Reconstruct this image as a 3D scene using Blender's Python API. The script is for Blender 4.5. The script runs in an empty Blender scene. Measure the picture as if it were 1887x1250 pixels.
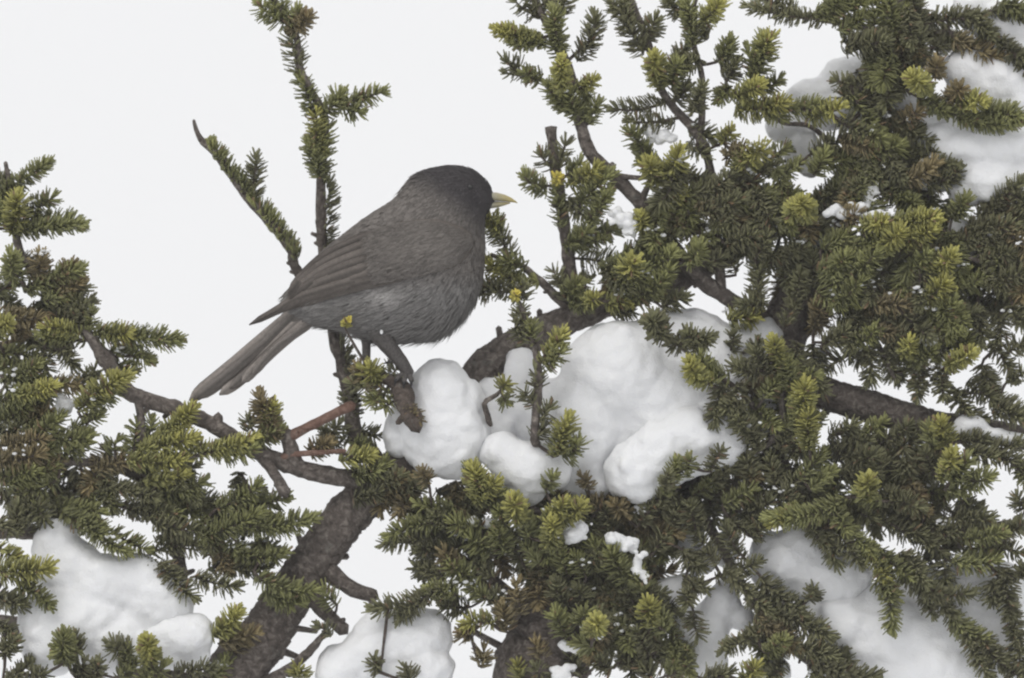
import bpy, bmesh, math, random
import numpy as np
from mathutils import Vector, Matrix

# ------------------------------------------------------------------ camera, sky, sun, exposure
sc = bpy.context.scene
col = sc.collection
RAD = math.radians
K = 0.00037            # metres per layout unit at the bird's distance
DIST = 8.0             # camera to bird
PITCH = RAD(8.0)
CAMH = 1.6
CX, CY = 943.5, 625.0
cam_d = bpy.data.cameras.new('camera')
cam = bpy.data.objects.new('camera', cam_d)
col.objects.link(cam)
cam.location = (0, 0, CAMH)
cam.rotation_euler = (math.pi / 2 + PITCH, 0, 0)
cam_d.sensor_width = 36.0
cam_d.lens = 36.0 * DIST / (1887 * K)
cam_d.clip_start = 0.1
cam_d.clip_end = 6000
cam_d.dof.use_dof = True
cam_d.dof.focus_distance = DIST - 0.02
cam_d.dof.aperture_fstop = 4.0
sc.camera = cam

FWD = np.array([0, math.cos(PITCH), math.sin(PITCH)])
RGT = np.array([1.0, 0, 0])
UPV = np.array([0, -math.sin(PITCH), math.cos(PITCH)])


def W(p):
    """layout units (right, down, away from the viewer; bird at 0) -> world metres"""
    p = np.asarray(p, float)
    d = DIST + p[..., 2] * K
    f = d / DIST * K
    return (np.array([0, 0, CAMH]) + FWD * d[..., None] + RGT * ((p[..., 0] - CX) * f)[..., None]
            + UPV * ((CY - p[..., 1]) * f)[..., None])


world = bpy.data.worlds.new('World')
sc.world = world
world.use_nodes = True
wn = world.node_tree
wn.nodes.clear()
out = wn.nodes.new('ShaderNodeOutputWorld')
bg = wn.nodes.new('ShaderNodeBackground')
sky = wn.nodes.new('ShaderNodeTexSky')
sky.sky_type = 'NISHITA'
sky.sun_disc = False
sky.sun_elevation = RAD(46)
sky.sun_rotation = RAD(200)
sky.dust_density = 6
mixs = wn.nodes.new('ShaderNodeMix')
mixs.data_type = 'RGBA'
mixs.inputs[0].default_value = 0.985      # cloud cover over the clear sky
mixs.inputs[7].default_value = (8.60, 8.62, 8.72, 1)
wn.links.new(sky.outputs[0], mixs.inputs[6])
wn.links.new(mixs.outputs[2], bg.inputs[0])
bg.inputs[1].default_value = 0.108
wn.links.new(bg.outputs[0], out.inputs[0])

sun_d = bpy.data.lights.new('sun', 'SUN')
sun = bpy.data.objects.new('sun', sun_d)
col.objects.link(sun)
sun_d.energy = 1.15
sun_d.angle = RAD(40)
sun_d.color = (1, 0.98, 0.95)
sd = Vector((-0.32, -0.62, 0.72)).normalized()
sun.rotation_euler = sd.to_track_quat('Z', 'Y').to_euler()

sc.view_settings.view_transform = 'Standard'
sc.view_settings.look = 'None'
sc.view_settings.exposure = 0.0
sc.view_settings.gamma = 1.0
sc.cycles.filter_width = 2.2
sc.cycles.max_bounces = 6
sc.cycles.diffuse_bounces = 4

rng = np.random.default_rng(7)
random.seed(7)

# ------------------------------------------------------------------ materials


def new_mat(name):
    m = bpy.data.materials.new(name)
    m.use_nodes = True
    nt = m.node_tree
    b = nt.nodes['Principled BSDF']
    return m, nt, b


def N(nt, typ, **kw):
    n = nt.nodes.new(typ)
    for k, v in kw.items():
        setattr(n, k, v)
    return n


def noise(nt, scale, detail=4, rough=0.55, vec=None, dist=0.0):
    n = N(nt, 'ShaderNodeTexNoise')
    n.inputs['Scale'].default_value = scale
    n.inputs['Detail'].default_value = detail
    n.inputs['Roughness'].default_value = rough
    n.inputs['Distortion'].default_value = dist
    tc = N(nt, 'ShaderNodeTexCoord')
    nt.links.new(vec if vec else tc.outputs['Object'], n.inputs['Vector'])
    return n


def ramp(nt, src, stops):
    r = N(nt, 'ShaderNodeValToRGB')
    el = r.color_ramp.elements
    while len(el) < len(stops):
        el.new(0.5)
    for e, (p, c) in zip(el, stops):
        e.position = p
        e.color = (*c, 1)
    nt.links.new(src, r.inputs[0])
    return r


def bump(nt, src, b, strength, dist, prev=None):
    n = N(nt, 'ShaderNodeBump')
    n.inputs['Strength'].default_value = strength
    n.inputs['Distance'].default_value = dist
    nt.links.new(src, n.inputs['Height'])
    if prev:
        nt.links.new(prev.outputs[0], n.inputs['Normal'])
    nt.links.new(n.outputs[0], b.inputs['Normal'])
    return n


def attr_mat(name, rough, noise_scale=0, lo=0.75, hi=1.25, spec=0.3, bump_d=0, transl=0.0):
    """colour from the mesh's own 'col' attribute, varied by fine noise"""
    m, nt, b = new_mat(name)
    a = N(nt, 'ShaderNodeAttribute', attribute_name='col')
    src = a.outputs['Color']
    if noise_scale:
        n = noise(nt, noise_scale, 5, 0.6)
        mr = N(nt, 'ShaderNodeMapRange')
        mr.inputs[1].default_value = 0.3
        mr.inputs[2].default_value = 0.7
        mr.inputs[3].default_value = lo
        mr.inputs[4].default_value = hi
        nt.links.new(n.outputs[0], mr.inputs[0])
        mx = N(nt, 'ShaderNodeMix', data_type='RGBA', blend_type='MULTIPLY')
        mx.inputs[0].default_value = 1
        nt.links.new(src, mx.inputs[6])
        nt.links.new(mr.outputs[0], mx.inputs[7])
        src = mx.outputs[2]
        if bump_d:
            bump(nt, n.outputs[0], b, 0.6, bump_d)
    nt.links.new(src, b.inputs['Base Color'])
    b.inputs['Roughness'].default_value = rough
    b.inputs['Specular IOR Level'].default_value = spec
    return m


M = {}
M['needle'] = attr_mat('fir_needle', 0.55, 0, spec=0.35)
M['plumage'] = attr_mat('plumage', 0.85, 900, 0.8, 1.2, spec=0.12)
M['feather'] = attr_mat('flight_feather', 0.7, 500, 0.8, 1.2, spec=0.2, bump_d=0.0004)


def bark_mat(name, c0, c1, c2, scale=120):
    m, nt, b = new_mat(name)
    n1 = noise(nt, scale, 6, 0.65, dist=0.6)
    n2 = noise(nt, scale * 0.45, 5, 0.7)
    r1 = ramp(nt, n1.outputs[0], [(0.3, c0), (0.52, c1), (0.75, c2)])
    lich = ramp(nt, n2.outputs[0], [(0.0, (0, 0, 0)), (0.58, (0, 0, 0)), (0.68, (1, 1, 1))])
    mx = N(nt, 'ShaderNodeMix', data_type='RGBA')
    fac = N(nt, 'ShaderNodeMath', operation='MULTIPLY')
    fac.inputs[1].default_value = 0.55
    nt.links.new(lich.outputs[0], fac.inputs[0])
    nt.links.new(fac.outputs[0], mx.inputs[0])
    nt.links.new(r1.outputs[0], mx.inputs[6])
    mx.inputs[7].default_value = (0.22, 0.215, 0.19, 1)
    nt.links.new(mx.outputs[2], b.inputs['Base Color'])
    b.inputs['Roughness'].default_value = 0.9
    b.inputs['Specular IOR Level'].default_value = 0.15
    bump(nt, n1.outputs[0], b, 1.0, 0.004)
    return m


M['bark'] = bark_mat('grey_brown_bark', (0.06, 0.05, 0.044), (0.15, 0.127, 0.112), (0.37, 0.33, 0.29), 230)
M['twig'] = bark_mat('twig_bark', (0.06, 0.048, 0.042), (0.12, 0.096, 0.082), (0.2, 0.165, 0.14), 300)
M['red_bark'] = bark_mat('reddish_bark', (0.13, 0.075, 0.058), (0.22, 0.135, 0.105), (0.31, 0.21, 0.17), 260)


def snow_mat():
    m, nt, b = new_mat('snow')
    b.inputs['Base Color'].default_value = (0.87, 0.875, 0.885, 1)
    b.inputs['Roughness'].default_value = 0.75
    b.inputs['Specular IOR Level'].default_value = 0.2
    b.inputs['Subsurface Weight'].default_value = 0.25
    b.inputs['Subsurface Radius'].default_value = (1.0, 1.0, 1.1)
    b.inputs['Subsurface Scale'].default_value = 0.006
    n1 = noise(nt, 700, 4, 0.7)
    n2 = noise(nt, 90, 5, 0.6)
    b1 = bump(nt, n2.outputs[0], b, 0.22, 0.003)
    bump(nt, n1.outputs[0], b, 0.8, 0.0014, b1)
    return m


M['snow'] = snow_mat()


def ground_mat():
    m, nt, b = new_mat('snowy_ground')
    n = noise(nt, 0.35, 8, 0.65)
    r = ramp(nt, n.outputs[0], [(0.36, (0.09, 0.08, 0.06)), (0.42, (0.4, 0.4, 0.39)), (0.47, (0.78, 0.79, 0.81))])
    nt.links.new(r.outputs[0], b.inputs['Base Color'])
    b.inputs['Roughness'].default_value = 0.9
    return m


M['ground'] = ground_mat()


def flat_mat(name, c, rough=0.5, spec=0.4, c2=None, scale=300, bd=0):
    m, nt, b = new_mat(name)
    n = noise(nt, scale, 4)
    r = ramp(nt, n.outputs[0], [(0.3, c), (0.7, c2 or tuple(x * 1.3 for x in c))])
    nt.links.new(r.outputs[0], b.inputs['Base Color'])
    b.inputs['Roughness'].default_value = rough
    b.inputs['Specular IOR Level'].default_value = spec
    if bd:
        bump(nt, n.outputs[0], b, 0.6, bd)
    return m


M['leg'] = flat_mat('leg_scales', (0.05, 0.045, 0.042), 0.7, 0.3, (0.11, 0.1, 0.095), 700, 0.0006)
M['claw'] = flat_mat('claw_horn', (0.012, 0.011, 0.012), 0.4)
M['eye'] = flat_mat('eye_dark', (0.008, 0.007, 0.007), 0.15, 0.5)
M['eyelid'] = flat_mat('eye_ring', (0.04, 0.04, 0.04), 0.7, 0.2)
M['beak'] = attr_mat('beak_horn', 0.45, 500, 0.9, 1.1, spec=0.4)

# ------------------------------------------------------------------ mesh helpers
ORIGIN = {}


def mesh_obj(name, verts_w, faces, mats, parent=None, origin=None, smooth=True, cols=None, mat_idx=None):
    """faces: list of tuples, or a list of int arrays (n,3)/(n,4). verts in world metres."""
    v = np.asarray(verts_w, float)
    o3 = np.asarray(origin if origin is not None else v.mean(0), float)
    me = bpy.data.meshes.new(name)
    if isinstance(faces, list) and faces and isinstance(faces[0], np.ndarray) and faces[0].ndim == 2:
        loops = np.concatenate([f.ravel() for f in faces])
        tot = np.concatenate([np.full(len(f), f.shape[1]) for f in faces])
        start = np.concatenate([[0], np.cumsum(tot)[:-1]])
        me.vertices.add(len(v))
        me.vertices.foreach_set('co', (v - o3).ravel().astype(np.float32))
        me.loops.add(len(loops))
        me.loops.foreach_set('vertex_index', loops.astype(np.int32))
        me.polygons.add(len(tot))
        me.polygons.foreach_set('loop_start', start.astype(np.int32))
        if mat_idx is not None:
            me.polygons.foreach_set('material_index', mat_idx.astype(np.int32))
        me.update(calc_edges=True)
    else:
        me.from_pydata((v - o3).tolist(), [], [tuple(int(i) for i in f) for f in faces])
    if smooth:
        me.polygons.foreach_set('use_smooth', np.ones(len(me.polygons), bool))
    if cols is not None:
        a = me.attributes.new('col', 'FLOAT_COLOR', 'POINT')
        c = np.ones((len(v), 4), np.float32)
        c[:, :3] = cols
        a.data.foreach_set('color', c.ravel())
    for m in (mats if isinstance(mats, (list, tuple)) else [mats]):
        me.materials.append(m)
    ob = bpy.data.objects.new(name, me)
    col.objects.link(ob)
    ORIGIN[ob.name] = o3
    if parent:
        ob.parent = parent
        ob.location = o3 - ORIGIN[parent.name]
    else:
        ob.location = o3
    return ob


def empty(name, at):
    o = bpy.data.objects.new(name, None)
    col.objects.link(o)
    o.location = at
    o.empty_display_size = 0.02
    ORIGIN[o.name] = np.asarray(at, float)
    return o


def tag(o, label=None, cat=None, group=None, kind=None):
    if label:
        o['label'] = label
    if cat:
        o['category'] = cat
    if group:
        o['group'] = group
    if kind:
        o['kind'] = kind
    return o


def spline(P, n):
    """Catmull-Rom through rows of P (any width), n samples"""
    P = np.asarray(P, float)
    if len(P) == 2:
        t = np.linspace(0, 1, n)[:, None]
        return P[0] * (1 - t) + P[1] * t
    Q = np.vstack([2 * P[0] - P[1], P, 2 * P[-1] - P[-2]])
    seg = np.linalg.norm(np.diff(P[:, :3], axis=0), axis=1) + 1e-6
    cum = np.concatenate([[0], np.cumsum(seg)])
    s = np.linspace(0, cum[-1], n)
    out_ = []
    for x in s:
        i = min(np.searchsorted(cum, x, side='right') - 1, len(P) - 2)
        t = (x - cum[i]) / seg[i]
        p0, p1, p2, p3 = Q[i], Q[i + 1], Q[i + 2], Q[i + 3]
        out_.append(0.5 * ((2 * p1) + (-p0 + p2) * t + (2 * p0 - 5 * p1 + 4 * p2 - p3) * t * t
                           + (-p0 + 3 * p1 - 3 * p2 + p3) * t ** 3))
    return np.array(out_)


def frames(path):
    T = np.gradient(path, axis=0)
    T /= np.linalg.norm(T, axis=1)[:, None] + 1e-9
    ref = np.array([0.13, 0.2, 1.0])
    Nn = np.cross(T, ref)
    Nn /= np.linalg.norm(Nn, axis=1)[:, None] + 1e-9
    B = np.cross(T, Nn)
    return T, Nn, B


def tube(path, rad, sides=8, rough=0.0, cap=True, seed=0, blunt=False):
    """layout-unit tube -> verts (layout), quads, tris"""
    path = np.asarray(path, float)
    rad = np.asarray(rad, float)
    n = len(path)
    T, Nn, B = frames(path)
    ang = np.arange(sides) / sides * 2 * math.pi
    r = np.repeat(rad[:, None], sides, 1)
    if rough:
        g = np.random.default_rng(seed)
        nz = g.normal(0, 1, (n, sides))
        nz = (nz + np.roll(nz, 1, 1) + np.roll(nz, 1, 0)) / 1.7
        lump = g.normal(0, 1, n)
        lump = np.convolve(lump, [.25, .5, .25], 'same')
        r = r * (1 + rough * nz + rough * 0.8 * lump[:, None])
    v = path[:, None, :] + Nn[:, None, :] * (np.cos(ang)[None, :, None] * r[..., None]) + B[:, None, :] * (np.sin(ang)[None, :, None] * r[..., None])
    v = v.reshape(-1, 3)
    i = np.arange(n - 1)[:, None] * sides
    j = np.arange(sides)[None]
    j2 = (j + 1) % sides
    q = np.stack([i + j, i + j2, i + sides + j2, i + sides + j], -1).reshape(-1, 4)
    tris = np.zeros((0, 3), int)
    if cap:
        k = len(v)
        e0 = path[0] - T[0] * rad[0] * 0.3
        e1 = path[-1] + T[-1] * rad[-1] * (0.2 if blunt else 0.8)
        v = np.vstack([v, e0, e1])
        jj = np.arange(sides)
        t0 = np.stack([np.full(sides, k), (jj + 1) % sides, jj], -1)
        base = (n - 1) * sides
        t1 = np.stack([np.full(sides, k + 1), base + jj, base + (jj + 1) % sides], -1)
        tris = np.vstack([t0, t1])
    return v, q, tris


# ------------------------------------------------------------------ ground
g = 60
gx = np.linspace(-1, 1, g)
gx = np.sign(gx) * np.abs(gx) ** 3 * 3000
GX, GY = np.meshgrid(gx, gx)
GZ = 0.25 * np.sin(GX * 0.11 + 1) * np.cos(GY * 0.09) * np.clip(np.hypot(GX, GY - 8) / 20, 0, 1) - 0.1
gv = np.stack([GX, GY, GZ], -1).reshape(-1, 3)
ii, jj = np.meshgrid(np.arange(g - 1), np.arange(g - 1), indexing='ij')
gq = np.stack([ii * g + jj, ii * g + jj + 1, (ii + 1) * g + jj + 1, (ii + 1) * g + jj], -1).reshape(-1, 4)
ground = mesh_obj('ground', gv, [gq], M['ground'], origin=(0, 0, 0))
tag(ground, 'patchy snow covered mountain ground below the tree', 'ground', kind='structure')

# ------------------------------------------------------------------ fir tree: trunk and boughs
base_l = np.array([930.0, 7480, 150])
tree = empty('fir_tree', W(base_l))
tag(tree, 'snow laden green fir tree with knotted brown boughs under the grey bird', 'fir tree')

ANCH = []          # points (layout) that twigs may spring from


def bough(pts, sides=12, rough=0.07, mat='bark', name='bough', blunt=False, step=9, label=None, anchor=True):
    pts = np.asarray(pts, float)
    L = np.linalg.norm(np.diff(pts[:, :3], axis=0), axis=1).sum()
    n = max(6, int(L / step))
    P = spline(pts, n)
    path, rad = P[:, :3].copy(), np.maximum(P[:, 3], 1.2)
    gg = np.random.default_rng(int(abs(pts[0, 0] * 7 + pts[-1, 1])))
    wob = np.cumsum(gg.normal(0, 1, (n, 3)), 0)
    wob -= np.linspace(0, 1, n)[:, None] * wob[-1]
    path += wob * 0.35 * math.sqrt(step / 9) * np.clip(rad[:, None] / 12, .3, 1.2)
    v, q, t = tube(path, rad, sides, rough, seed=int(L), blunt=blunt)
    # stubs and knots along the bough, part of its own wood
    V, Q, Tt = [v], [q], [t]
    off = len(v)
    for _ in range(int(L / 90)):
        i = gg.integers(1, n - 1)
        a = gg.uniform(0, 2 * math.pi)
        T_, N_, B_ = frames(path)
        d = math.cos(a) * N_[i] + math.sin(a) * B_[i] + 0.4 * T_[i]
        r0 = rad[i]
        ln = r0 * gg.uniform(1.2, 1.9) + 2
        sv, sq, st = tube(spline([path[i] + d * r0 * .5, path[i] + d * ln], 4), np.array([.45, .36, .3, .26]) * min(r0, 18) + .6, 6, .1, seed=i)
        V.append(sv)
        Q.append(sq + off)
        Tt.append(st + off)
        off += len(sv)
    ob = mesh_obj(name, W(np.vstack(V)), [np.vstack(Q), np.vstack(Tt)], M[mat], tree, origin=W(path[0]))
    if label:
        ob['label'] = label
    if anchor:
        ANCH.extend(path[::2])
    return ob


trunk = [(930, 7480, 150, 330), (940, 5000, 150, 260), (950, 3000, 150, 190), (960, 1800, 150, 120), (985, 1300, 90, 92), (1010, 1180, 85, 80),
         (1090, 1020, 120, 66), (1230, 880, 150, 64), (1370, 740, 150, 56), (1440, 610, 140, 46), (1490, 490, 140, 40), (1570, 330, 150, 34),
         (1625, 170, 150, 28), (1650, 20, 150, 22), (1665, -160, 150, 16), (1672, -330, 150, 8)]
bough(trunk, 36, 0.05, name='trunk', step=9)
BOUGHS = [
    [(985, 1420, 130, 70), (700, 1440, 110, 66), (440, 1290, 75, 60), (497, 1160, 70, 46), (560, 1065, 65, 42), (640, 955, 60, 40), (735, 865, 60, 39), (830, 765, 75, 36), (900, 672, 95, 32),
     (1000, 610, 100, 29), (1130, 550, 110, 26), (1270, 500, 125, 26), (1400, 430, 140, 22), (1490, 400, 145, 18)],
    [(1430, 600, 140, 22), (1390, 583, 90, 17), (1335, 552, 70, 15), (1275, 508, 60, 14), (1225, 440, 55, 13), (1180, 380, 50, 13), (1120, 318, 45, 13), (1084, 278, 40, 12),
     (1062, 205, 38, 10), (1045, 120, 36, 8), (1000, 30, 36, 7), (965, -30, 36, 5)],
    [(1400, 700, 140, 34), (1500, 722, 95, 31), (1600, 752, 80, 30), (1720, 785, 80, 27), (1840, 800, 90, 23), (1990, 830, 100, 18)],
    [(715, 895, 50, 22), (650, 886, 20, 17), (560, 868, 0, 16), (480, 835, -10, 15), (400, 788, -15, 15), (330, 757, -10, 15), (237, 722, -5, 15), (195, 662, 0, 15), (165, 620, 10, 11),
     (110, 560, 30, 7), (40, 470, 40, 8), (25, 380, 40, 7), (10, 300, 40, 4)],
    [(715, 895, 50, 20), (690, 850, 55, 17), (652, 795, 58, 15), (646, 745, 60, 14), (630, 680, 62, 13), (614, 600, 70, 12), (602, 500, 95, 11), (592, 420, 80, 10), (594, 320, 60, 9), (600, 225, 50, 8),
     (575, 170, 48, 7), (553, 125, 46, 7), (545, 60, 44, 6), (515, 15, 44, 6), (480, -40, 44, 4)],
    [(615, 610, 70, 10), (580, 545, 95, 10), (544, 492, 70, 9), (530, 445, 62, 9), (458, 366, 55, 8), (405, 290, 50, 7), (374, 262, 48, 6), (362, 240, 46, 4), (357, 222, 46, 3)],
    [(1060, 572, 105, 14), (1052, 520, 70, 13), (1042, 440, 60, 11), (1032, 360, 55, 11), (1020, 290, 50, 10), (1015, 234, 50, 10)],
    [(1062, 575, 105, 10), (1030, 552, 70, 9), (1000, 522, 50, 8), (955, 487, 40, 6), (905, 470, 35, 4)],
    [(1000, 830, 40, 9), (985, 808, -60, 8), (990, 730, -62, 8), (990, 670, -62, 7), (975, 610, -62, 6), (962, 570, -62, 5), (950, 545, -62, 3)],
    [(905, 790, 30, 5), (898, 765, -25, 6), (893, 742, -28, 5), (915, 728, -30, 4), (928, 712, -32, 2)],
    [(634, 715, 62, 8), (662, 688, -6, 7), (690, 692, -32, 8), (722, 702, -34, 13), (738, 716, -38, 19), (748, 745, -46, 18), (760, 772, -52, 17), (769, 790, -54, 12)],
    [(562, 872, 0, 13), (540, 842, -10, 14), (533, 815, -15, 14), (526, 795, -18, 11)],
    [(530, 806, -16, 11), (570, 786, -18, 9), (612, 765, -21, 9), (650, 747, -22, 9)],
    [(480, 838, -10, 11), (505, 872, -30, 10), (526, 910, -34, 11)],
    [(500, 850, -5, 8), (540, 838, -20, 6), (590, 834, -25, 5), (636, 831, -25, 4)],
    [(400, 790, -15, 10), (402, 766, -17, 9)],
    [(590, 1040, 60, 22), (640, 1080, 40, 15), (690, 1100, 38, 12)],
    [(560, 1080, 60, 20), (600, 1130, 45, 14), (634, 1162, 40, 13)],
    [(470, 1270, 70, 14), (530, 1235, 20, 9), (570, 1200, 5, 8), (600, 1165, 0, 5)],
    [(440, 1290, 75, 30), (250, 1240, 50, 26), (120, 1160, 40, 20), (40, 1152, 35, 16), (-60, 1140, 30, 12)],
    [(250, 1240, 50, 18), (190, 1090, 70, 16), (90, 990, 60, 14), (-60, 985, 50, 10)],
    [(300, 1250, 60, 16), (330, 1060, 60, 13), (300, 920, 50, 11), (210, 860, 30, 9), (100, 850, 20, 7), (-30, 840, 20, 5)],
    [(250, 725, -5, 8), (258, 760, -12, 7), (262, 815, -14, 8)],
    [(1180, 378, 50, 7), (1192, 348, 45, 6), (1205, 330, 45, 5)],
    [(1122, 322, 45, 7), (1160, 327, 40, 5), (1195, 328, 38, 4)],
    [(1330, 548, 70, 10), (1320, 420, 60, 9), (1310, 330, 55, 9), (1290, 255, 50, 9), (1222, 175, 48, 8), (1195, 80, 46, 7), (1160, -10, 46, 5)],
    [(1290, 255, 50, 7), (1295, 150, 45, 6), (1275, 60, 42, 5), (1285, -20, 42, 4)],
    [(1575, 320, 150, 14), (1500, 238, 80, 8), (1440, 225, 60, 7), (1380, 180, 55, 6), (1395, 110, 50, 4)],
    [(1600, 240, 150, 16), (1700, 190, 60, 10), (1780, 215, 30, 8), (1860, 225, 20, 5)],
    [(1640, 60, 150, 14), (1560, 45, 80, 9), (1460, 25, 60, 7), (1400, 12, 55, 4)],
    [(1640, 80, 150, 14), (1740, 60, 90, 9), (1850, 100, 70, 7), (1920, 130, 60, 5)],
    [(1500, 480, 140, 18), (1600, 480, 40, 13), (1700, 470, 10, 10), (1800, 480, 0, 8), (1920, 520, 10, 6)],
    [(1500, 480, 140, 16), (1560, 560, 40, 12), (1620, 640, 10, 9), (1650, 700, 0, 6)],
    [(1370, 740, 150, 24), (1420, 800, 40, 16), (1470, 900, 0, 13), (1560, 990, -10, 8), (1640, 1060, -10, 4)],
    [(1600, 752, 80, 18), (1650, 850, 40, 13), (1720, 950, 20, 9), (1770, 1010, 15, 4)],
    [(1230, 880, 150, 26), (1300, 960, 50, 16), (1370, 1080, 20, 14), (1440, 1180, 10, 11), (1560, 1270, 10, 8)],
    [(1090, 1020, 140, 26), (1010, 960, 20, 15), (940, 910, -20, 10), (880, 880, -30, 7)],
    [(1010, 1180, 135, 26), (900, 1060, 20, 15), (800, 1010, 0, 10), (720, 990, 0, 6)],
    [(1010, 1180, 135, 24), (1110, 1080, 20, 14), (1160, 1030, 10, 9)],
    [(1230, 880, 150, 18), (1330, 860, 10, 12), (1430, 800, -30, 11), (1440, 700, -40, 9), (1430, 640, -45, 6)],
    [(1430, 800, -30, 10), (1360, 720, -40, 8), (1290, 670, -45, 7), (1215, 605, -45, 5)],
]
for bi, b in enumerate(BOUGHS):
    if bi == 12:
        bough(b, 10, 0.06, mat='red_bark', label='reddish bare side twig')
    elif bi == 14:
        bough(b, 8, 0.06, mat='red_bark')
    elif bi == 10:
        bough(b, 12, 0.09, mat='twig')
    elif bi in (6,):
        bough(b, 10, 0.08, blunt=True, label='broken upright stub with a pale snapped top')
    else:
        r = max(x[3] for x in b)
        if bi >= 27:
            b = [(x_, y_, z_ + 25, r_ * .62) for x_, y_, z_, r_ in b]
        bough(b, 36 if r > 25 else 10, 0.03 if r > 25 else 0.06, step=5 if r > 25 else 9)
ANCHB = np.array(ANCH)

# ------------------------------------------------------------------ needles
TONES = [  # linear base colours: dark green old needles, mid green, fresh tips, browned, yellow lichen-bright
    ((0.124, 0.120, 0.064), (0.156, 0.156, 0.076)),
    ((0.160, 0.164, 0.070), (0.225, 0.230, 0.084)),
    ((0.200, 0.200, 0.074), (0.370, 0.350, 0.098)),
    ((0.165, 0.138, 0.074), (0.235, 0.185, 0.088)),
    ((0.30, 0.28, 0.08), (0.56, 0.46, 0.08)),
]


def make_needles(path, g, dens=1.25, L=27.0, wid=4.6, tone=1, side=None, up=0.35, ang0=75, r0=0.0):
    """verts, quads, tris, colours for the needles round a shoot axis (layout units)"""
    seg = np.linalg.norm(np.diff(path, axis=0), axis=1)
    cum = np.concatenate([[0], np.cumsum(seg)])
    tot = cum[-1]
    L *= g.uniform(.82, 1.15)
    dens *= g.uniform(.75, 1.15)
    ang0 += g.normal(0, 4)
    if tone == 4:
        L *= .52
    n = max(14, int(tot * dens * (1.75 if dens >= 1.15 else 1.5)) + 22)
    s = np.sort(np.clip(g.uniform(0.0, 1.0, n) ** 0.92, 0, 1))
    T_, N_, B_ = frames(path)
    idx = np.clip(np.searchsorted(cum, s * tot) - 1, 0, len(path) - 2)
    f = ((s * tot - cum[idx]) / (seg[idx] + 1e-9))[:, None]
    p = path[idx] * (1 - f) + path[idx + 1] * f
    t = T_[idx]
    phi = g.uniform(0, 2 * math.pi, n)
    S = np.cos(phi)[:, None] * N_[idx] + np.sin(phi)[:, None] * B_[idx]
    S = S + np.array([0, -up, 0]) * g.uniform(.4, 1.4, (n, 1))
    S -= t * (S * t).sum(1)[:, None]
    S /= np.linalg.norm(S, axis=1)[:, None] + 1e-9
    if side is not None:
        sd_ = np.asarray(side, float)
        keep = (S @ sd_) > -0.15
        p, t, S, s, idx = p[keep], t[keep], S[keep], s[keep], idx[keep]
        n = len(p)
    tipn = np.clip((s - 0.80) / 0.20, 0, 1)
    a = np.radians(ang0 + g.normal(0, 10, n)) * (1 - tipn * 0.70)
    d = np.cos(a)[:, None] * t + np.sin(a)[:, None] * S
    p = p + S * r0
    ln = L * g.uniform(.70, 1.12, n) * (1 - 0.22 * tipn) * np.clip(0.75 + s * 1.5, 0, 1)
    w = wid * g.uniform(.8, 1.15, n)
    bend = (t * 0.16 + np.array([0, -0.06, 0])) * g.uniform(.2, 1.2, (n, 1))
    pm = p + d * (ln * .55)[:, None]
    pt = p + (d + bend * .6) * ln[:, None]
    Wd = np.cross(d, S)
    Wd /= np.linalg.norm(Wd, axis=1)[:, None] + 1e-9
    Td = np.cross(Wd, d)
    tri = [(math.cos(q), math.sin(q) * .55) for q in (math.pi / 2 + 0, math.pi * 7 / 6, math.pi * 11 / 6)]
    rings = []
    for c, sc_ in ((p, .30), (pm, .56), (pt, .36)):
        for (cx, cy) in tri:
            rings.append(c + Wd * (cx * w * sc_)[:, None] + Td * (cy * w * sc_)[:, None])
    V = np.stack(rings, 1).reshape(-1, 3)
    o = np.arange(n)[:, None] * 9
    q = np.concatenate([o + k + np.array([[u, (u + 1) % 3, 3 + (u + 1) % 3, 3 + u]]) for k in (0, 3) for u in range(3)])
    tr = o + np.array([[6, 7, 8]])
    c0, c1 = np.array(TONES[tone][0]), np.array(TONES[tone][1])
    m = np.clip(s ** 2 + g.normal(0, .22, n), 0, 1)[:, None]
    c = (c0 * (1 - m) + c1 * m) * g.uniform(.72, 1.22, (n, 1)) * g.uniform(.85, 1.15)
    br = g.uniform(0, 1, n) < 0.018
    c[br] = np.array([.20, .135, .075])
    C = np.repeat(c[:, None, :], 9, 1)
    C[:, :3] *= 0.92
    C[:, 6:] *= 1.12
    return V, q, tr, C.reshape(-1, 3)


SHOOTS = []   # (path, tone, dens, L, side, up, thin)


def add_shoot(p0, p1, tone, dens=1.25, L=27, side=None, up=.35, bow=None, g=rng, r=2.9, r0=0.0):
    p0, p1 = np.asarray(p0, float), np.asarray(p1, float)
    d = p1 - p0
    ln = np.linalg.norm(d)
    n = max(6, int(ln / 11))
    if bow is None:
        bow = g.normal(0, .05, 3) + np.array([0, .035, 0])
    t = np.linspace(0, 1, n)[:, None]
    path = p0 + d * t + np.asarray(bow) * ln * (4 * t * (1 - t))
    SHOOTS.append(dict(path=path, tone=tone, dens=dens, L=L, side=side, up=up, r=r, r0=r0))


def tile(ox, oy, z, items):
    """items measured on an enlarged view: x0,y0,x1,y1,tone[,dz0,dz1,density]; sizes in 1/2.976 units"""
    for it in items:
        x0, y0, x1, y1, tone = it[:5]
        z0 = z + (it[5] if len(it) > 5 else rng.uniform(-15, 25))
        z1 = z0 + (it[6] if len(it) > 6 else rng.uniform(-30, 12))
        de = it[7] if len(it) > 7 else 1.25
        add_shoot((ox + x0 / 2.976, oy + y0 / 2.976, z0), (ox + x1 / 2.976, oy + y1 / 2.976, z1), tone, de)


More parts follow.
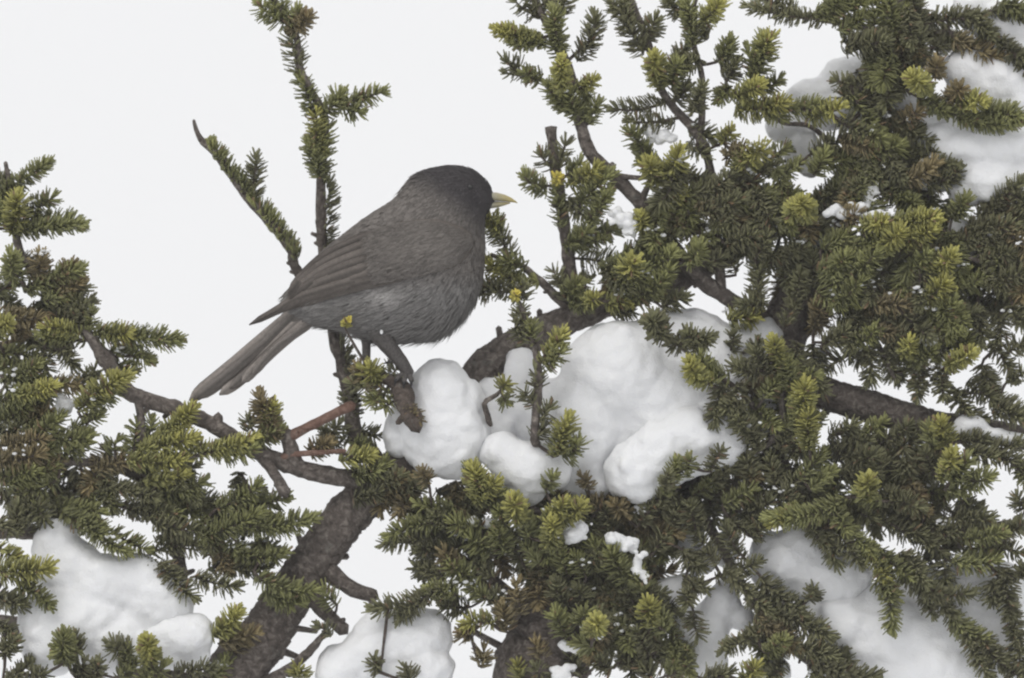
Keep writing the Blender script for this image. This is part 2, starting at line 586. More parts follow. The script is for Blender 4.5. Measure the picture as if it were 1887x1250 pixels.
# --- upper left: the slim upright leader and the bare-tipped side branch
tile(0, 0, 45, [
    (1640, 410, 1596, 190, 0, 0, 0, .8), (1590, 150, 1420, 25, 1, 0, -10), (1560, 110, 1480, -90, 1, 0, 0), (1600, 170, 1680, 95, 3, 0, -30), (1600, 140, 1635, 70, 1, 0, -20),
    (1725, 650, 1640, 430, 1, 0, 0, 1.1), (1775, 860, 1740, 610, 2, 0, -15, 1.2), (1755, 980, 1700, 770, 1, 0, -10, 1.2), (1775, 640, 1870, 525, 1, 0, -5, 1.0),
    (1400, 1090, 1405, 860, 0, 8, 0, .9),
    (-60, 1120, 265, 895, 1), (60, 1290, 95, 1085, 2, 0, -50), (130, 1170, 285, 1090, 1), (120, 1240, 435, 1222, 1), (-60, 1010, 20, 990, 0), (-40, 1250, 10, 1130, 1),
])
# needles kept on one side of older wood
add_shoot((590, 470, 92), (598, 330, 62), 0, 1.1, 27, side=(1, -.3, 0), r0=7, up=.1)
add_shoot((545, 480, 66), (462, 372, 56), 1, 1.5, 24, side=(.8, -.6, 0), up=.6, r0=7)
add_shoot((458, 362, 55), (385, 268, 49), 1, 1.5, 24, side=(.8, -.6, 0), up=.6, r0=6)
add_shoot((648, 770, 60), (622, 620, 66), 0, 1.1, 25, side=(1, .1, 0), r0=9, up=.1)
add_shoot((590, 330, 60), (600, 230, 50), 1, 1.2, 25, r0=5)

tile(630, 0, 40, [
    (-10, 560, 225, 505, 1, 0, -10, 1.0), (-10, 590, 90, 615, 1, 0, -10, .9),
    (1085, 110, 1035, -60, 0, 0, 0, .8), (1060, 90, 950, 5, 0, 0, 0, .5), (1120, 250, 850, 165, 2, 0, -60, 1.6), (1100, 200, 940, 230, 1, 0, -40, 1.3),
    (1190, 310, 1165, 60, 1, 0, -40, 1.5), (1200, 90, 1235, -60, 0), (1100, 50, 1180, -50, 0), (1290, 340, 1385, 95, 0, 0, -10, 1.3),
    (1200, 520, 1205, 330, 2, -5, -75, 1.8), (1280, 490, 1380, 440, 2, 0, -20, 1.3), (1100, 420, 900, 402, 0, 0, 0, .35), (1090, 440, 1010, 400, 1, 0, -20, .8), (985, 408, 900, 340, 0, 0, 0, .5),
    (1255, 610, 1130, 470, 1, 0, -20, 1.2), (1330, 670, 1240, 490, 1, 0, -20, 1.3), (1345, 690, 1395, 570, 1, 0, -10, 1.1), (1300, 640, 1340, 500, 1, 10, 0, 1.2),
    (1195, 930, 1225, 790, 0, 0, 0, .5), (1150, 930, 1090, 850, 0, 0, 0, .45), (1130, 1040, 1000, 965, 1, 0, -20, 1.0), (1186, 1005, 1178, 970, 4, -5, -22, .8),
    (1240, 1010, 1400, 925, 2, 0, -30, 1.3), (1230, 970, 1300, 900, 1, 0, 0, .8), (1200, 1250, 1180, 1030, 1, 0, 0, .8), (1290, 1130, 1470, 960, 1, 0, -20, 1.4), (1350, 1230, 1460, 1050, 1, 0, -20, 1.5),
    (1240, 1080, 1330, 1190, 0, 0, 0, .8),
    (1660, 310, 1540, -20, 0, 0, 0, 1.1), (1600, 110, 1480, 15, 0, 0, 0, .9), (1640, 230, 1715, 120, 0), (1760, 490, 1715, 320, 2, 0, -60, 1.6), (1800, 470, 1840, 350, 1, 0, -30, 1.4), (1800, 380, 1880, 280, 0),
    (1780, 550, 1485, 600, 0, 0, -10, .9), (1830, 680, 1570, 665, 0, 0, -10, .8), (1700, 870, 1575, 720, 1, 0, -20, 1.3), (1760, 890, 1640, 880, 1), (1830, 560, 1880, 480, 0),
    (1720, 980, 1850, 840, 2, -10, -50, 1.5), (1760, 1010, 1690, 900, 2, -10, -50), (1800, 1100, 1880, 960, 1), (1740, 1120, 1870, 1060, 2), (1780, 1220, 1860, 1130, 1), (1700, 1220, 1760, 1150, 0),
    (1880, 80, 1790, 15, 0), (1690, 1260, 1640, 1190, 2, 0, -40), (870, 1260, 800, 1195, 2, 0, -20, .9),
])
tile(1257, 0, 40, [
    (60, 260, 20, 20, 1, 0, -20, 1.4), (100, 130, 200, 20, 2, 0, -30, 1.3), (140, 220, 40, 120, 0), (190, 340, 260, 235, 1, 0, -20), (100, 320, 10, 360, 0), (60, 620, 110, 480, 0), (30, 700, 150, 760, 0), (20, 780, 130, 860, 0, 0, 0, .7),
    (390, 440, 450, 215, 1, 0, -15, 1.3), (400, 420, 365, 290, 1, 0, -10, .9), (420, 300, 480, 215, 2, 0, -20), (230, 440, 290, 360, 0), (270, 540, 420, 470, 2, -5, -40), (290, 590, 560, 560, 2, -10, -20, 1.6), (420, 510, 530, 440, 1),
    (520, 610, 760, 570, 1, -5, -15, 1.3), (690, 640, 870, 590, 2, 0, -40), (450, 560, 540, 650, 1), (250, 480, 210, 540, 1),
    (860, 110, 360, 35, 0, 20, -10, .95), (620, 70, 440, -10, 0, 20, 0, .9), (700, 80, 1000, 10, 1, 10, -10), (800, 110, 870, -20, 1, 10), (860, 170, 1000, 90, 1, 0), (880, 230, 1060, 200, 0), (960, 270, 1090, 250, 0, 0, -10),
    (1100, 470, 1120, 190, 0, 0, -20, 1.5), (1150, 220, 1130, -40, 1, 0, -20, 1.5), (1200, 280, 1230, 60, 1, 0, -20, 1.5), (1260, 360, 1290, 180, 0, 0, -20, 1.4), (1300, 170, 1260, -20, 0), (1050, 150, 1080, -40, 1),
    (1010, 460, 845, 440, 0, 0, -10, .9), (980, 520, 880, 540, 0, 0, 0, .8), (1100, 620, 1040, 440, 0, 0, 0, 1.3), (1120, 640, 1380, 790, 0, 10, 0, 1.2), (1040, 660, 1300, 720, 0, 10, 0, 1.3),
    (1340, 120, 1640, 90, 0, 20), (1380, 260, 1600, 230, 0, 20), (1480, 200, 1720, 310, 3, 10), (1550, 60, 1700, 200, 0, 20), (1690, 60, 1870, 100, 0, 20), (1740, 220, 1880, 330, 0, 10), (1740, 10, 1890, 60, 1, 10), (1840, 300, 1880, 440, 0, 10),
    (1340, 480, 1260, 420, 2, -20, -60, 1.7), (1380, 420, 1400, 350, 3, -20), (1290, 530, 1440, 610, 1, -20, -20, 1.5), (1430, 590, 1860, 660, 1, -20, -20, 1.7), (1460, 560, 1530, 490, 3, -20, -40), (1500, 570, 1640, 560, 2, -30, -40, 1.5), (1650, 620, 1850, 640, 1, -30, -20, 1.5),
    (210, 790, 270, 720, 2, 0, -20, .9), (240, 860, 350, 840, 3, 0, -30), (300, 920, 440, 820, 2, -10, -40, 1.5), (450, 900, 560, 820, 1), (390, 960, 520, 900, 0), (300, 980, 420, 1000, 0), (540, 960, 640, 900, 1),
    (700, 850, 880, 770, 0), (720, 960, 780, 850, 1), (760, 900, 900, 870, 1), (920, 880, 1180, 800, 1, 0, -30), (1040, 900, 1300, 840, 0), (1180, 900, 1380, 830, 0), (1300, 940, 1480, 900, 0), (1340, 1010, 1480, 990, 0), (1050, 1080, 1200, 1000, 0), (830, 1050, 950, 960, 1), (900, 1120, 1000, 1010, 0),
    (690, 1190, 660, 1110, 2, -40, -70, 2.0), (600, 1200, 640, 1120, 2, -40, -50, 1.6), (880, 1220, 950, 1170, 3, -20), (980, 1250, 1110, 1225, 2, -40, -40, 1.6), (1130, 1240, 1390, 1195, 2, -40, -40, 2.0),
    (1480, 1200, 1560, 1100, 1), (1620, 1220, 1800, 1060, 0), (1700, 1120, 1860, 1000, 0), (1780, 1220, 1880, 1120, 0), (0, 960, 160, 1010, 0), (90, 1170, 330, 1090, 0), (300, 1130, 480, 1060, 1), (20, 1080, 140, 1040, 1), (420, 1200, 560, 1150, 1), (200, 1050, 330, 1010, 0),
])
# --- left margin
tile(0, 415, 10, [
    (100, 40, 445, 5, 1, 20, 0), (90, 310, 60, 170, 1, 0, -50), (-20, 370, 110, 240, 1), (130, 370, 440, 245, 1, 0, -10, 1.4), (200, 320, 220, 180, 3, 0, -20), (300, 330, 400, 215, 3, 0, 0), (300, 380, 440, 300, 3, 0, 0, .9), (240, 420, 390, 390, 1),
    (-20, 490, 230, 515, 3), (-20, 620, 40, 535, 2, -30, -40), (50, 590, 180, 555, 3), (400, 590, 300, 430, 0, 0, 0, .9), (450, 610, 505, 480, 1, 0, 0), (430, 560, 420, 410, 0, 0, 0, .7), (380, 520, 460, 450, 0, 0, 0, .6),
    (510, 590, 970, 632, 1, -10, -10, 1.7), (560, 580, 700, 590, 2, -20, -20), (600, 690, 820, 745, 1, 0, -5, 1.4), (640, 770, 730, 800, 1, 0, 0, .9), (470, 640, 220, 600, 1, 0, -20, 1.5), (440, 600, 250, 560, 2, -10, -20), (420, 690, 230, 665, 0, 0, 0, .7), (330, 680, 390, 760, 0, 0, 0, .8),
    (230, 660, 260, 810, 0, 0, 0, .8), (-20, 700, 200, 720, 1), (10, 860, 210, 760, 1, 0, -20), (60, 920, 290, 880, 2, -20, -40, 1.6), (-20, 960, 150, 920, 1, 0, -20), (60, 800, 200, 830, 1),
    (430, 1020, 690, 830, 2, -30, -30, 1.8), (480, 1000, 660, 900, 1, -30, -10, 1.5), (390, 1110, 545, 1045, 1, -10, -10), (260, 870, 450, 885, 3, 0, 0, 1.0), (500, 870, 520, 790, 0, 0, 0, .6), (440, 870, 480, 820, 0, 0, 0, .6),
    (720, 1280, 750, 1080, 1, -15, 0, 1.0), (800, 1230, 830, 1080, 1, -15, 0, .8), (850, 1170, 1055, 1010, 2, -30, -20, 1.7), (760, 1240, 1050, 1170, 2, -30, -20, 1.6), (1000, 1240, 1395, 1165, 2, -35, -20, 1.8), (1150, 1230, 1380, 1220, 1, -30, -20, 1.5), (600, 1270, 640, 1190, 1, -10, 0, .7),
    (1520, 1190, 1430, 950, 3, -30, -25, 1.6), (1480, 1130, 1500, 990, 2, -35, -20), (1390, 1170, 1520, 1130, 1, -30, -10), (1360, 1140, 1370, 1060, 0, -30, 0, .5), (1760, 1230, 1850, 1100, 0, 20, 0, .8), (1850, 1230, 1760, 1120, 0, 20, 0, .6), (1700, 1250, 1800, 1200, 3, 0, -20, 1.2),
    (-20, 1080, 150, 1000, 1), (-20, 1220, 250, 1170, 3), (290, 1170, 490, 1150, 1), (160, 1180, 330, 1060, 1), (120, 1100, 260, 1030, 3), (330, 1240, 470, 1200, 1), (-20, 1140, 120, 1110, 0), (-20, 800, 80, 790, 1),
])
tile(0, 830, 5, [
    (-20, 60, 210, 20, 3), (-20, 150, 190, 110, 1), (140, 100, 330, 60, 3), (320, 150, 130, 220, 1), (180, 30, 320, -30, 1), (520, 120, 720, 60, 3), (690, 50, 1010, 50, 2, -20, -20, 1.6), (780, 170, 1010, 130, 2, -20, -20, 1.6), (890, 220, 1110, 180, 1, -10), (600, 210, 850, 260, 0),
    (340, 300, 560, 340, 1), (430, 350, 690, 560, 1, -25, -10, 1.5), (340, 340, 560, 430, 1, -15), (600, 440, 810, 550, 1, -10), (840, 400, 1100, 440, 0), (840, 560, 1110, 520, 0), (890, 610, 1050, 800, 0), (1080, 470, 1420, 350, 1), (1190, 320, 1410, 200, 1), (1290, 400, 1710, 375, 1, -10, 0, 1.5),
    (1240, 510, 1560, 560, 1, -10, 0, 1.4), (1200, 620, 1460, 640, 0), (1060, 690, 1300, 750, 0, 0, 0, .9), (1400, 680, 1720, 770, 1, -20, -10, 1.6), (1450, 760, 1640, 830, 1, -20), (1160, 1020, 1300, 890, 2, -20, -20, 1.5), (1200, 1060, 1400, 1000, 3, -10), (1000, 250, 1200, 300, 0), (700, 320, 950, 330, 0), (750, 620, 950, 680, 0),
    (-20, 520, 110, 600, 2, -40), (-20, 670, 265, 640, 2, -50, -20, 1.7), (90, 740, 270, 850, 1, -50, -20, 1.5), (-20, 800, 120, 850, 0, -30), (-20, 930, 60, 1010, 0, -30), (-20, 400, 80, 440, 0), (80, 460, 100, 300, 0, 0, 0, .8), (150, 430, 160, 290, 0, 0, 0, .8), (200, 400, 220, 300, 1, 0, 0, .7),
    (370, 1150, 350, 1030, 1, -70, -60, 1.6), (420, 1090, 330, 1100, 1, -70, -40, 1.3), (810, 1180, 800, 1050, 2, -70, -60, 1.9), (720, 1110, 620, 1075, 0, -60), (500, 1270, 540, 1170, 0, -60), (410, 1250, 470, 1180, 0, -60), (20, 1280, 160, 1160, 0, -50), (140, 1260, 240, 1230, 0, -50), (940, 1250, 1160, 1195, 0, -50), (650, 1250, 740, 1170, 1, -60),
    (760, 1250, 900, 1190, 1, -60), (1150, 1250, 1250, 1160, 1), (20, 1120, 80, 1050, 0, -40), (1280, 1100, 1340, 1010, 3), (1820, 1020, 1750, 960, 0, -20, 0, .5), (1640, 1250, 1640, 1200, 2, -20), (1850, 850, 1780, 780, 1, 0, 0, .8),
])
# --- centre
tile(630, 415, 20, [
    (950, 180, 810, 20, 0, 20, 0, .8), (900, 60, 830, -10, 1, 20, 0, .8), (1080, 310, 790, 190, 2, 15, 0, 1.4), (1000, 240, 900, 200, 1, 10), (1000, 390, 770, 330, 0, 10, 0, 1.1), (900, 330, 720, 400, 0, 15, 0, .9), (960, 400, 958, 380, 4, -75, -14, .8), (990, 420, 1000, 340, 0, -60, 0, .5),
    (990, 560, 985, 450, 0, -82, 0, .7), (1010, 640, 950, 540, 0, -82, -5, .8), (1050, 650, 1040, 550, 1, -82, -5, .9), (1090, 760, 1215, 590, 2, -85, -10, 1.1), (1100, 770, 1200, 690, 1, -85, -10, .9), (1060, 1000, 1000, 915, 0, -82, 0, .45), (1070, 1080, 1135, 1005, 0, -82, 0, .45), (1050, 1180, 1120, 1100, 0, -82, 0, .4), (1075, 900, 1060, 800, 0, -82, 0, .3),
    (1180, 1270, 1240, 1070, 2, -80, -20, 1.3), (1210, 1280, 1300, 1190, 1, -80, -10, 1.0), (870, 900, 900, 870, 2, -52, -10, .6), (880, 930, 900, 970, 1, -52, -10, .5),
    (1250, 440, 1160, 250, 0, 40, 0, .6), (1240, 390, 1355, 295, 0, 40, 0, .6), (1220, 390, 1290, 330, 1, 30, -20, 1.4), (1250, 420, 1380, 400, 1, 30, -20), (1220, 110, 1340, 40, 1, 30, -20, 1.4), (1290, 130, 1420, 80, 1, 30), (1290, 180, 1520, 210, 0, 30, 0, .5), (1400, 60, 1500, 20, 1, 30),
    (1440, 260, 1560, 210, 1, 20), (1490, 370, 1650, 250, 1, 10, -30, 1.6), (1590, 420, 1760, 300, 1, 10, -30, 1.6), (1680, 220, 1810, 150, 1, 10), (1530, 170, 1700, 90, 1, 20), (1440, 440, 1610, 400, 2, 10), (1330, 430, 1400, 400, 2, 10), (1540, 320, 1600, 200, 2, 0, -40), (1700, 350, 1800, 240, 1), (1750, 450, 1870, 400, 0), (1480, 480, 1600, 470, 0, 30),
    (1760, 570, 1700, 530, 0, -65, -45, 1.9), (1780, 610, 1720, 590, 0, -65, -30, 1.4), (1860, 660, 1790, 640, 0, -65),
    (230, 900, 90, 795, 3, -58, -5, 1.2), (200, 860, 150, 790, 2, -60, -25, 1.3), (260, 890, 170, 960, 1, -56, 0, .9), (300, 930, 210, 1010, 1, -56, 0, .7), (350, 960, 420, 1070, 3, -62, -15, .9), (130, 880, 60, 870, 0, -56, 0, .6), (260, 850, 300, 790, 0, -52, 0, .4), (100, 1130, 210, 1150, 0, 20, 0, .9), (0, 1100, 70, 1210, 0, 30, 0, .8), (60, 1190, 130, 1240, 1, 10), (30, 1010, 40, 910, 0, 40, 0, .6),
    (15, 560, 32, 525, 4, -90, -15, .7),
])
tile(1257, 415, 20, [
    (385, 500, 395, 150, 0, 30, 0, 1.2), (300, 270, 225, 120, 0, 30, 0, .8), (460, 440, 330, 430, 0, 30), (250, 520, 400, 500, 2, 30), (440, 220, 570, 200, 0, 30), (690, 420, 720, 170, 0, 20), (600, 480, 650, 260, 0, 20), (560, 560, 620, 430, 0, 20), (720, 560, 760, 420, 3, 20),
    (100, 90, 240, 20, 1), (250, 110, 400, 60, 0), (30, 200, 100, 120, 1), (120, 210, 220, 170, 0, 10, 0, .8), (400, 180, 470, 60, 0), (560, 200, 640, 80, 0), (760, 130, 900, 60, 1), (900, 150, 1050, 60, 1), (1060, 120, 1200, 30, 2, -20, -50, 1.7), (1200, 120, 1380, 20, 2, -20, -40, 1.7),
    (780, 260, 900, 170, 1, -10, -40), (930, 260, 1060, 160, 1, -20, -40), (1080, 270, 1200, 180, 0), (1240, 280, 1350, 160, 1, -10, -40), (1350, 280, 1480, 170, 2, -20, -40, 1.5), (820, 400, 980, 300, 1, -10, -40), (1000, 420, 1120, 320, 0), (1160, 420, 1280, 330, 1), (1300, 400, 1440, 320, 2, -20, -40, 1.5), (1420, 330, 1560, 260, 1), (1520, 340, 1680, 260, 1),
    (860, 560, 1000, 460, 0), (1040, 560, 1180, 460, 0), (1200, 560, 1320, 450, 1), (1360, 560, 1480, 440, 1, -10, -40), (1380, 460, 1480, 380, 2, -20), (760, 660, 900, 580, 0), (930, 660, 1060, 570, 1), (1100, 680, 1220, 600, 0), (1320, 640, 1480, 560, 1), (1450, 540, 1600, 480, 0),
    (720, 650, 740, 800, 0, 20, 0, 1.0), (880, 720, 760, 830, 0, 20, 0, .9), (900, 700, 1010, 740, 0), (1000, 660, 1030, 850, 0, 10, 0, 1.1), (1080, 700, 1170, 830, 0, 10, 0, .9), (1200, 720, 1250, 640, 2, -20, -30, 1.5), (1240, 760, 1380, 680, 1, -10), (1300, 780, 1290, 940, 0, 10), (1400, 780, 1430, 940, 0, 10), (1440, 780, 1590, 700, 2, -10, -40, 1.5), (1500, 700, 1560, 640, 1),
    (1560, 120, 1700, 60, 0), (1640, 220, 1800, 160, 0), (1740, 120, 1880, 60, 0), (1720, 320, 1860, 260, 0), (1620, 440, 1640, 640, 0, 20), (1740, 480, 1720, 640, 0, 20), (1800, 440, 1880, 540, 0), (1700, 640, 1820, 840, 0, 20, 0, 1.0), (1640, 760, 1700, 900, 0, 20), (1780, 700, 1890, 640, 0, 20, 0, .9), (1560, 860, 1700, 960, 0, 20), (1700, 940, 1860, 1010, 0, 20, 0, .8), (1780, 860, 1880, 800, 0, 20, 0, .8), (1500, 900, 1560, 1020, 0, 20),
    (560, 800, 500, 640, 2, -60, -40, 1.8), (600, 900, 560, 740, 1, -60, -20, 1.6), (-40, 640, 150, 620, 0, -65, -10, 1.4), (120, 700, 30, 600, 0, -65, -10, 1.3), (160, 860, 40, 760, 2, -70, -40, 1.8), (260, 820, 100, 730, 1, -65, -20, 1.5), (230, 860, 180, 1080, 0, -60, 0, 1.5), (300, 860, 300, 1060, 0, -60, 0, 1.5), (340, 940, 240, 1000, 0, -60), (420, 820, 300, 780, 0, -60), (480, 820, 400, 700, 0, -55), (440, 960, 520, 860, 1, -55),
    (660, 1060, 680, 880, 2, -60, -30, 1.8), (700, 1240, 690, 1030, 2, -60, -20, 1.8), (560, 1100, 640, 980, 1, -50), (380, 1160, 300, 1060, 0, -40), (420, 1240, 380, 1100, 0, -30), (540, 1240, 580, 1120, 0, -30), (800, 1160, 940, 1100, 0, 0), (940, 1140, 1100, 1080, 1, 0), (1080, 1200, 1240, 1100, 0, 0), (860, 1250, 1020, 1180, 0, 0), (1200, 1220, 1320, 1120, 0, 0),
    (1460, 1240, 1410, 1090, 2, -30, -30, 1.7), (1380, 1240, 1360, 1120, 1, -30), (1500, 1200, 1660, 1180, 0, -10), (1640, 1230, 1860, 1200, 0, -10), (1680, 1000, 1850, 1060, 0, 10), (1560, 1010, 1640, 1100, 0, 20),
])
# --- lower middle and lower right
tile(630, 830, 0, [
    (-20, 60, 150, 30, 2, -10), (60, 150, 240, 80, 1, 0), (200, 220, 320, 140, 0, 10), (60, 260, 200, 230, 0, 10), (320, 260, 420, 180, 0, 10),
    (760, 260, 720, 110, 2, -50, -30, 1.8), (720, 280, 840, 180, 2, -50, -20, 1.6), (800, 320, 860, 240, 1, -40), (960, 380, 940, 280, 2, -50, -45, 1.9), (900, 420, 860, 330, 1, -40), (1100, 400, 1220, 290, 2, -50, -30, 1.8), (1180, 360, 1310, 310, 2, -50, -30, 1.7), (1120, 520, 1150, 390, 2, -45, -40, 1.7), (1030, 480, 1000, 380, 1, -40),
    (560, 400, 260, 470, 1, -20, -10, 1.4), (480, 480, 230, 510, 0, -10, 0, 1.1), (620, 330, 420, 300, 1, -20), (660, 420, 500, 360, 0, -10), (760, 420, 620, 400, 1, -20), (700, 520, 540, 560, 0), (600, 560, 420, 540, 0), (640, 660, 560, 560, 3, -20), (820, 560, 700, 480, 1, -20), (900, 560, 860, 450, 1, -20), (1080, 620, 1020, 520, 1, -20), (1200, 560, 1130, 470, 1, -20), (980, 600, 940, 500, 0),
    (560, 690, 400, 640, 0, -10), (560, 740, 180, 870, 0, -30, -10, 1.1), (480, 780, 320, 930, 0, -30, 0, .9), (640, 800, 480, 760, 1, -20), (720, 700, 600, 640, 1, -10), (700, 860, 560, 850, 0), (840, 700, 740, 620, 0), (800, 820, 700, 740, 1, -10), (840, 940, 680, 960, 2, -30), (720, 1020, 660, 1000, 3, -20), (900, 860, 820, 780, 0), (980, 900, 960, 730, 3, -10, 0, 1.2), (900, 1000, 880, 860, 3, -10),
    (1240, 680, 1200, 560, 1, -20), (1340, 700, 1280, 590, 1, -20, -20, 1.4), (1440, 660, 1380, 520, 1, -20), (1560, 720, 1480, 560, 1, -20, -20, 1.4), (1660, 780, 1580, 650, 1, -20), (1500, 840, 1400, 740, 0), (1380, 860, 1300, 760, 0), (1260, 860, 1180, 740, 0), (1640, 880, 1560, 780, 0), (1480, 560, 1420, 450, 0), (1680, 620, 1600, 560, 0),
    (1240, 1020, 1170, 900, 1, -20), (1360, 1010, 1400, 940, 2, -50, -50, 1.9), (1300, 960, 1340, 890, 1, -40), (1380, 1080, 1300, 1060, 1, -40), (1460, 1000, 1400, 880, 0), (1580, 1020, 1500, 920, 0), (1700, 960, 1680, 840, 2, -30, -30, 1.4), (1780, 1000, 1720, 900, 1, -30), (1680, 1120, 1620, 1000, 0), (1800, 1160, 1740, 1050, 0), (1600, 1200, 1520, 1100, 0), (1480, 1200, 1400, 1120, 0), (1320, 1240, 1260, 1140, 0), (1800, 1240, 1860, 1120, 1), (1700, 1260, 1640, 1170, 0),
    (1500, 440, 1440, 330, 0, 20), (1620, 420, 1700, 300, 0, 10), (1720, 330, 1780, 180, 0, 0), (1760, 240, 1840, 60, 1, -20, -20, 1.4), (1800, 420, 1860, 300, 0), (1700, 560, 1780, 450, 0), (1420, 330, 1360, 260, 3, 20), (1560, 360, 1500, 300, 3, 20),
    (380, 1270, 350, 1200, 0, -40, 0, .8), (760, 1200, 780, 1100, 3, 0, 0, .8), (980, 1260, 960, 1180, 2, 0, 0, .8), (1100, 1160, 1060, 1060, 3, 0), (1120, 1260, 1060, 1200, 0),
])
tile(1257, 830, 0, [
    (0, 100, 130, 40, 1), (40, 260, 180, 140, 1), (160, 180, 280, 60, 0), (220, 300, 380, 220, 1), (380, 160, 340, 20, 0), (330, 340, 480, 280, 0), (520, 200, 480, 40, 0), (640, 160, 760, 20, 1, -20), (700, 220, 820, 120, 1, -20), (560, 260, 620, 160, 0), (880, 120, 1000, 40, 0), (1060, 120, 1140, 20, 0),
    (120, 440, 40, 300, 0), (200, 620, 60, 420, 0, 0, 0, 1.0), (330, 600, 240, 420, 0, 0, 0, .9), (380, 480, 440, 420, 0, 10, 0, .9), (250, 380, 360, 430, 0),
    (180, 700, 420, 610, 0), (240, 660, 480, 900, 0, -10, 0, 1.5), (420, 700, 660, 900, 0, -10, 0, 1.5), (520, 900, 800, 1020, 0, -10, 0, 1.5), (400, 900, 620, 1080, 3, -10, 0, 1.4), (600, 1080, 820, 1130, 0, -10, 0, 1.4), (700, 1150, 1060, 1240, 0, -10, 0, 1.4), (440, 1000, 220, 1100, 0, -10), (560, 1160, 480, 1260, 0), (700, 1200, 760, 1280, 1), (860, 1200, 900, 1140, 0), (300, 1060, 420, 960, 0), (460, 1120, 560, 1040, 1, -20),
    (100, 720, 20, 850, 0), (60, 880, 90, 1020, 0, 0, 0, 1.1), (20, 700, 130, 760, 0), (20, 1080, 40, 1220, 1), (100, 1250, 260, 1220, 0), (330, 1250, 400, 1190, 2, -30, -20, 1.0), (0, 540, 100, 640, 0, 10),
    (900, 260, 480, 370, 1, -20, -30, 1.5), (660, 300, 500, 400, 2, -25, -20), (1040, 260, 1020, 160, 2, -40, -40, 1.7), (1100, 280, 960, 240, 1, -30), (820, 320, 900, 440, 1, -20), (760, 420, 840, 620, 0, 0, 0, 1.1), (700, 380, 780, 520, 0, 0), (900, 420, 1040, 560, 1, -20, -10, 1.5), (860, 460, 980, 620, 0, -20), (1000, 520, 1120, 700, 2, -30, -10, 1.5), (1080, 540, 1260, 700, 1, -30, -10, 1.5), (1060, 680, 1160, 800, 1, -30),
    (1140, 700, 1150, 980, 1, -30, 0, 1.3), (1180, 560, 1330, 720, 0, -20), (1200, 680, 1400, 790, 0, -10, 0, 1.3), (1320, 740, 1590, 780, 0, -10, 0, 1.2), (1380, 780, 1500, 960, 0, -10, 0, 1.3), (1480, 900, 1660, 1040, 1, -10, 0, 1.4), (1560, 960, 1680, 1230, 0, -10, 0, 1.4), (1640, 1020, 1760, 1180, 0, -10, 0, 1.2), (1300, 760, 1370, 900, 0, 0, 0, .8),
    (1160, 220, 1340, 340, 3, 0), (1240, 160, 1300, 260, 3, 10), (1100, 380, 1300, 460, 0, 10), (1260, 420, 1420, 560, 0, 10), (1340, 360, 1480, 460, 0, 10), (1440, 560, 1440, 760, 0, 10, 0, 1.1), (1400, 440, 1600, 420, 0, 0), (1500, 380, 1680, 380, 0, 0), (1540, 480, 1760, 450, 1, -20, -20, 1.5), (1480, 600, 1720, 600, 1, -10, 0, 1.4), (1620, 540, 1860, 560, 0, 0), (1740, 460, 1890, 400, 0, 0),
    (1740, 620, 1740, 760, 0, 0, 0, 1.0), (1780, 640, 1810, 900, 0, 0, 0, 1.3), (1800, 860, 1830, 1040, 0, 0, 0, 1.3), (1840, 980, 1870, 1230, 0, 0, 0, 1.2), (1860, 700, 1880, 640, 0), (1700, 700, 1700, 700 + 120, 0, 0, 0, .8), (1760, 1180, 1880, 1240, 0),
    (1420, 160, 1480, 20, 2, -40, -40, 1.7), (1480, 180, 1560, 60, 1, -40, -20, 1.5), (1560, 180, 1680, 150, 1, -30, -10, 1.3), (1440, 220, 1560, 210, 1, -30), (1380, 120, 1340, 20, 0), (1520, 260, 1640, 350, 0, 0, 0, 1.1), (1540, -10, 1700, 40, 0, 0), (1700, 20, 1880, 90, 0, 0, 0, 1.0), (1860, 60, 1890, 180, 1, 0), (1880, 330, 1840, 260, 0),
])
for (x_, y_, x2, y2, z_, t_) in [(1345, 655, 1352, 615, 40, 0), (1385, 650, 1398, 628, 45, 0), (1085, 905, 1072, 880, 0, 3), (1225, 905, 1232, 872, -50, 0), (1260, 880, 1272, 846, -48, 1), (1310, 870, 1330, 830, -40, 0), (150, 1205, 140, 1170, -52, 0), (225, 1225, 236, 1195, -55, 1),
                              (700, 1240, 690, 1215, -42, 0), (1490, 1105, 1500, 1085, 10, 0), (1005, 905, 1020, 880, -58, 1), (862, 885, 870, 862, -50, 1), (790, 890, 780, 868, -52, 3), (1830, 230, 1815, 200, 40, 1), (1755, 340, 1770, 310, 40, 0)]:
    add_shoot((x_, y_, z_), (x2, y2, z_ - 14), t_, .8, 22)
N_NAMED = len(SHOOTS)

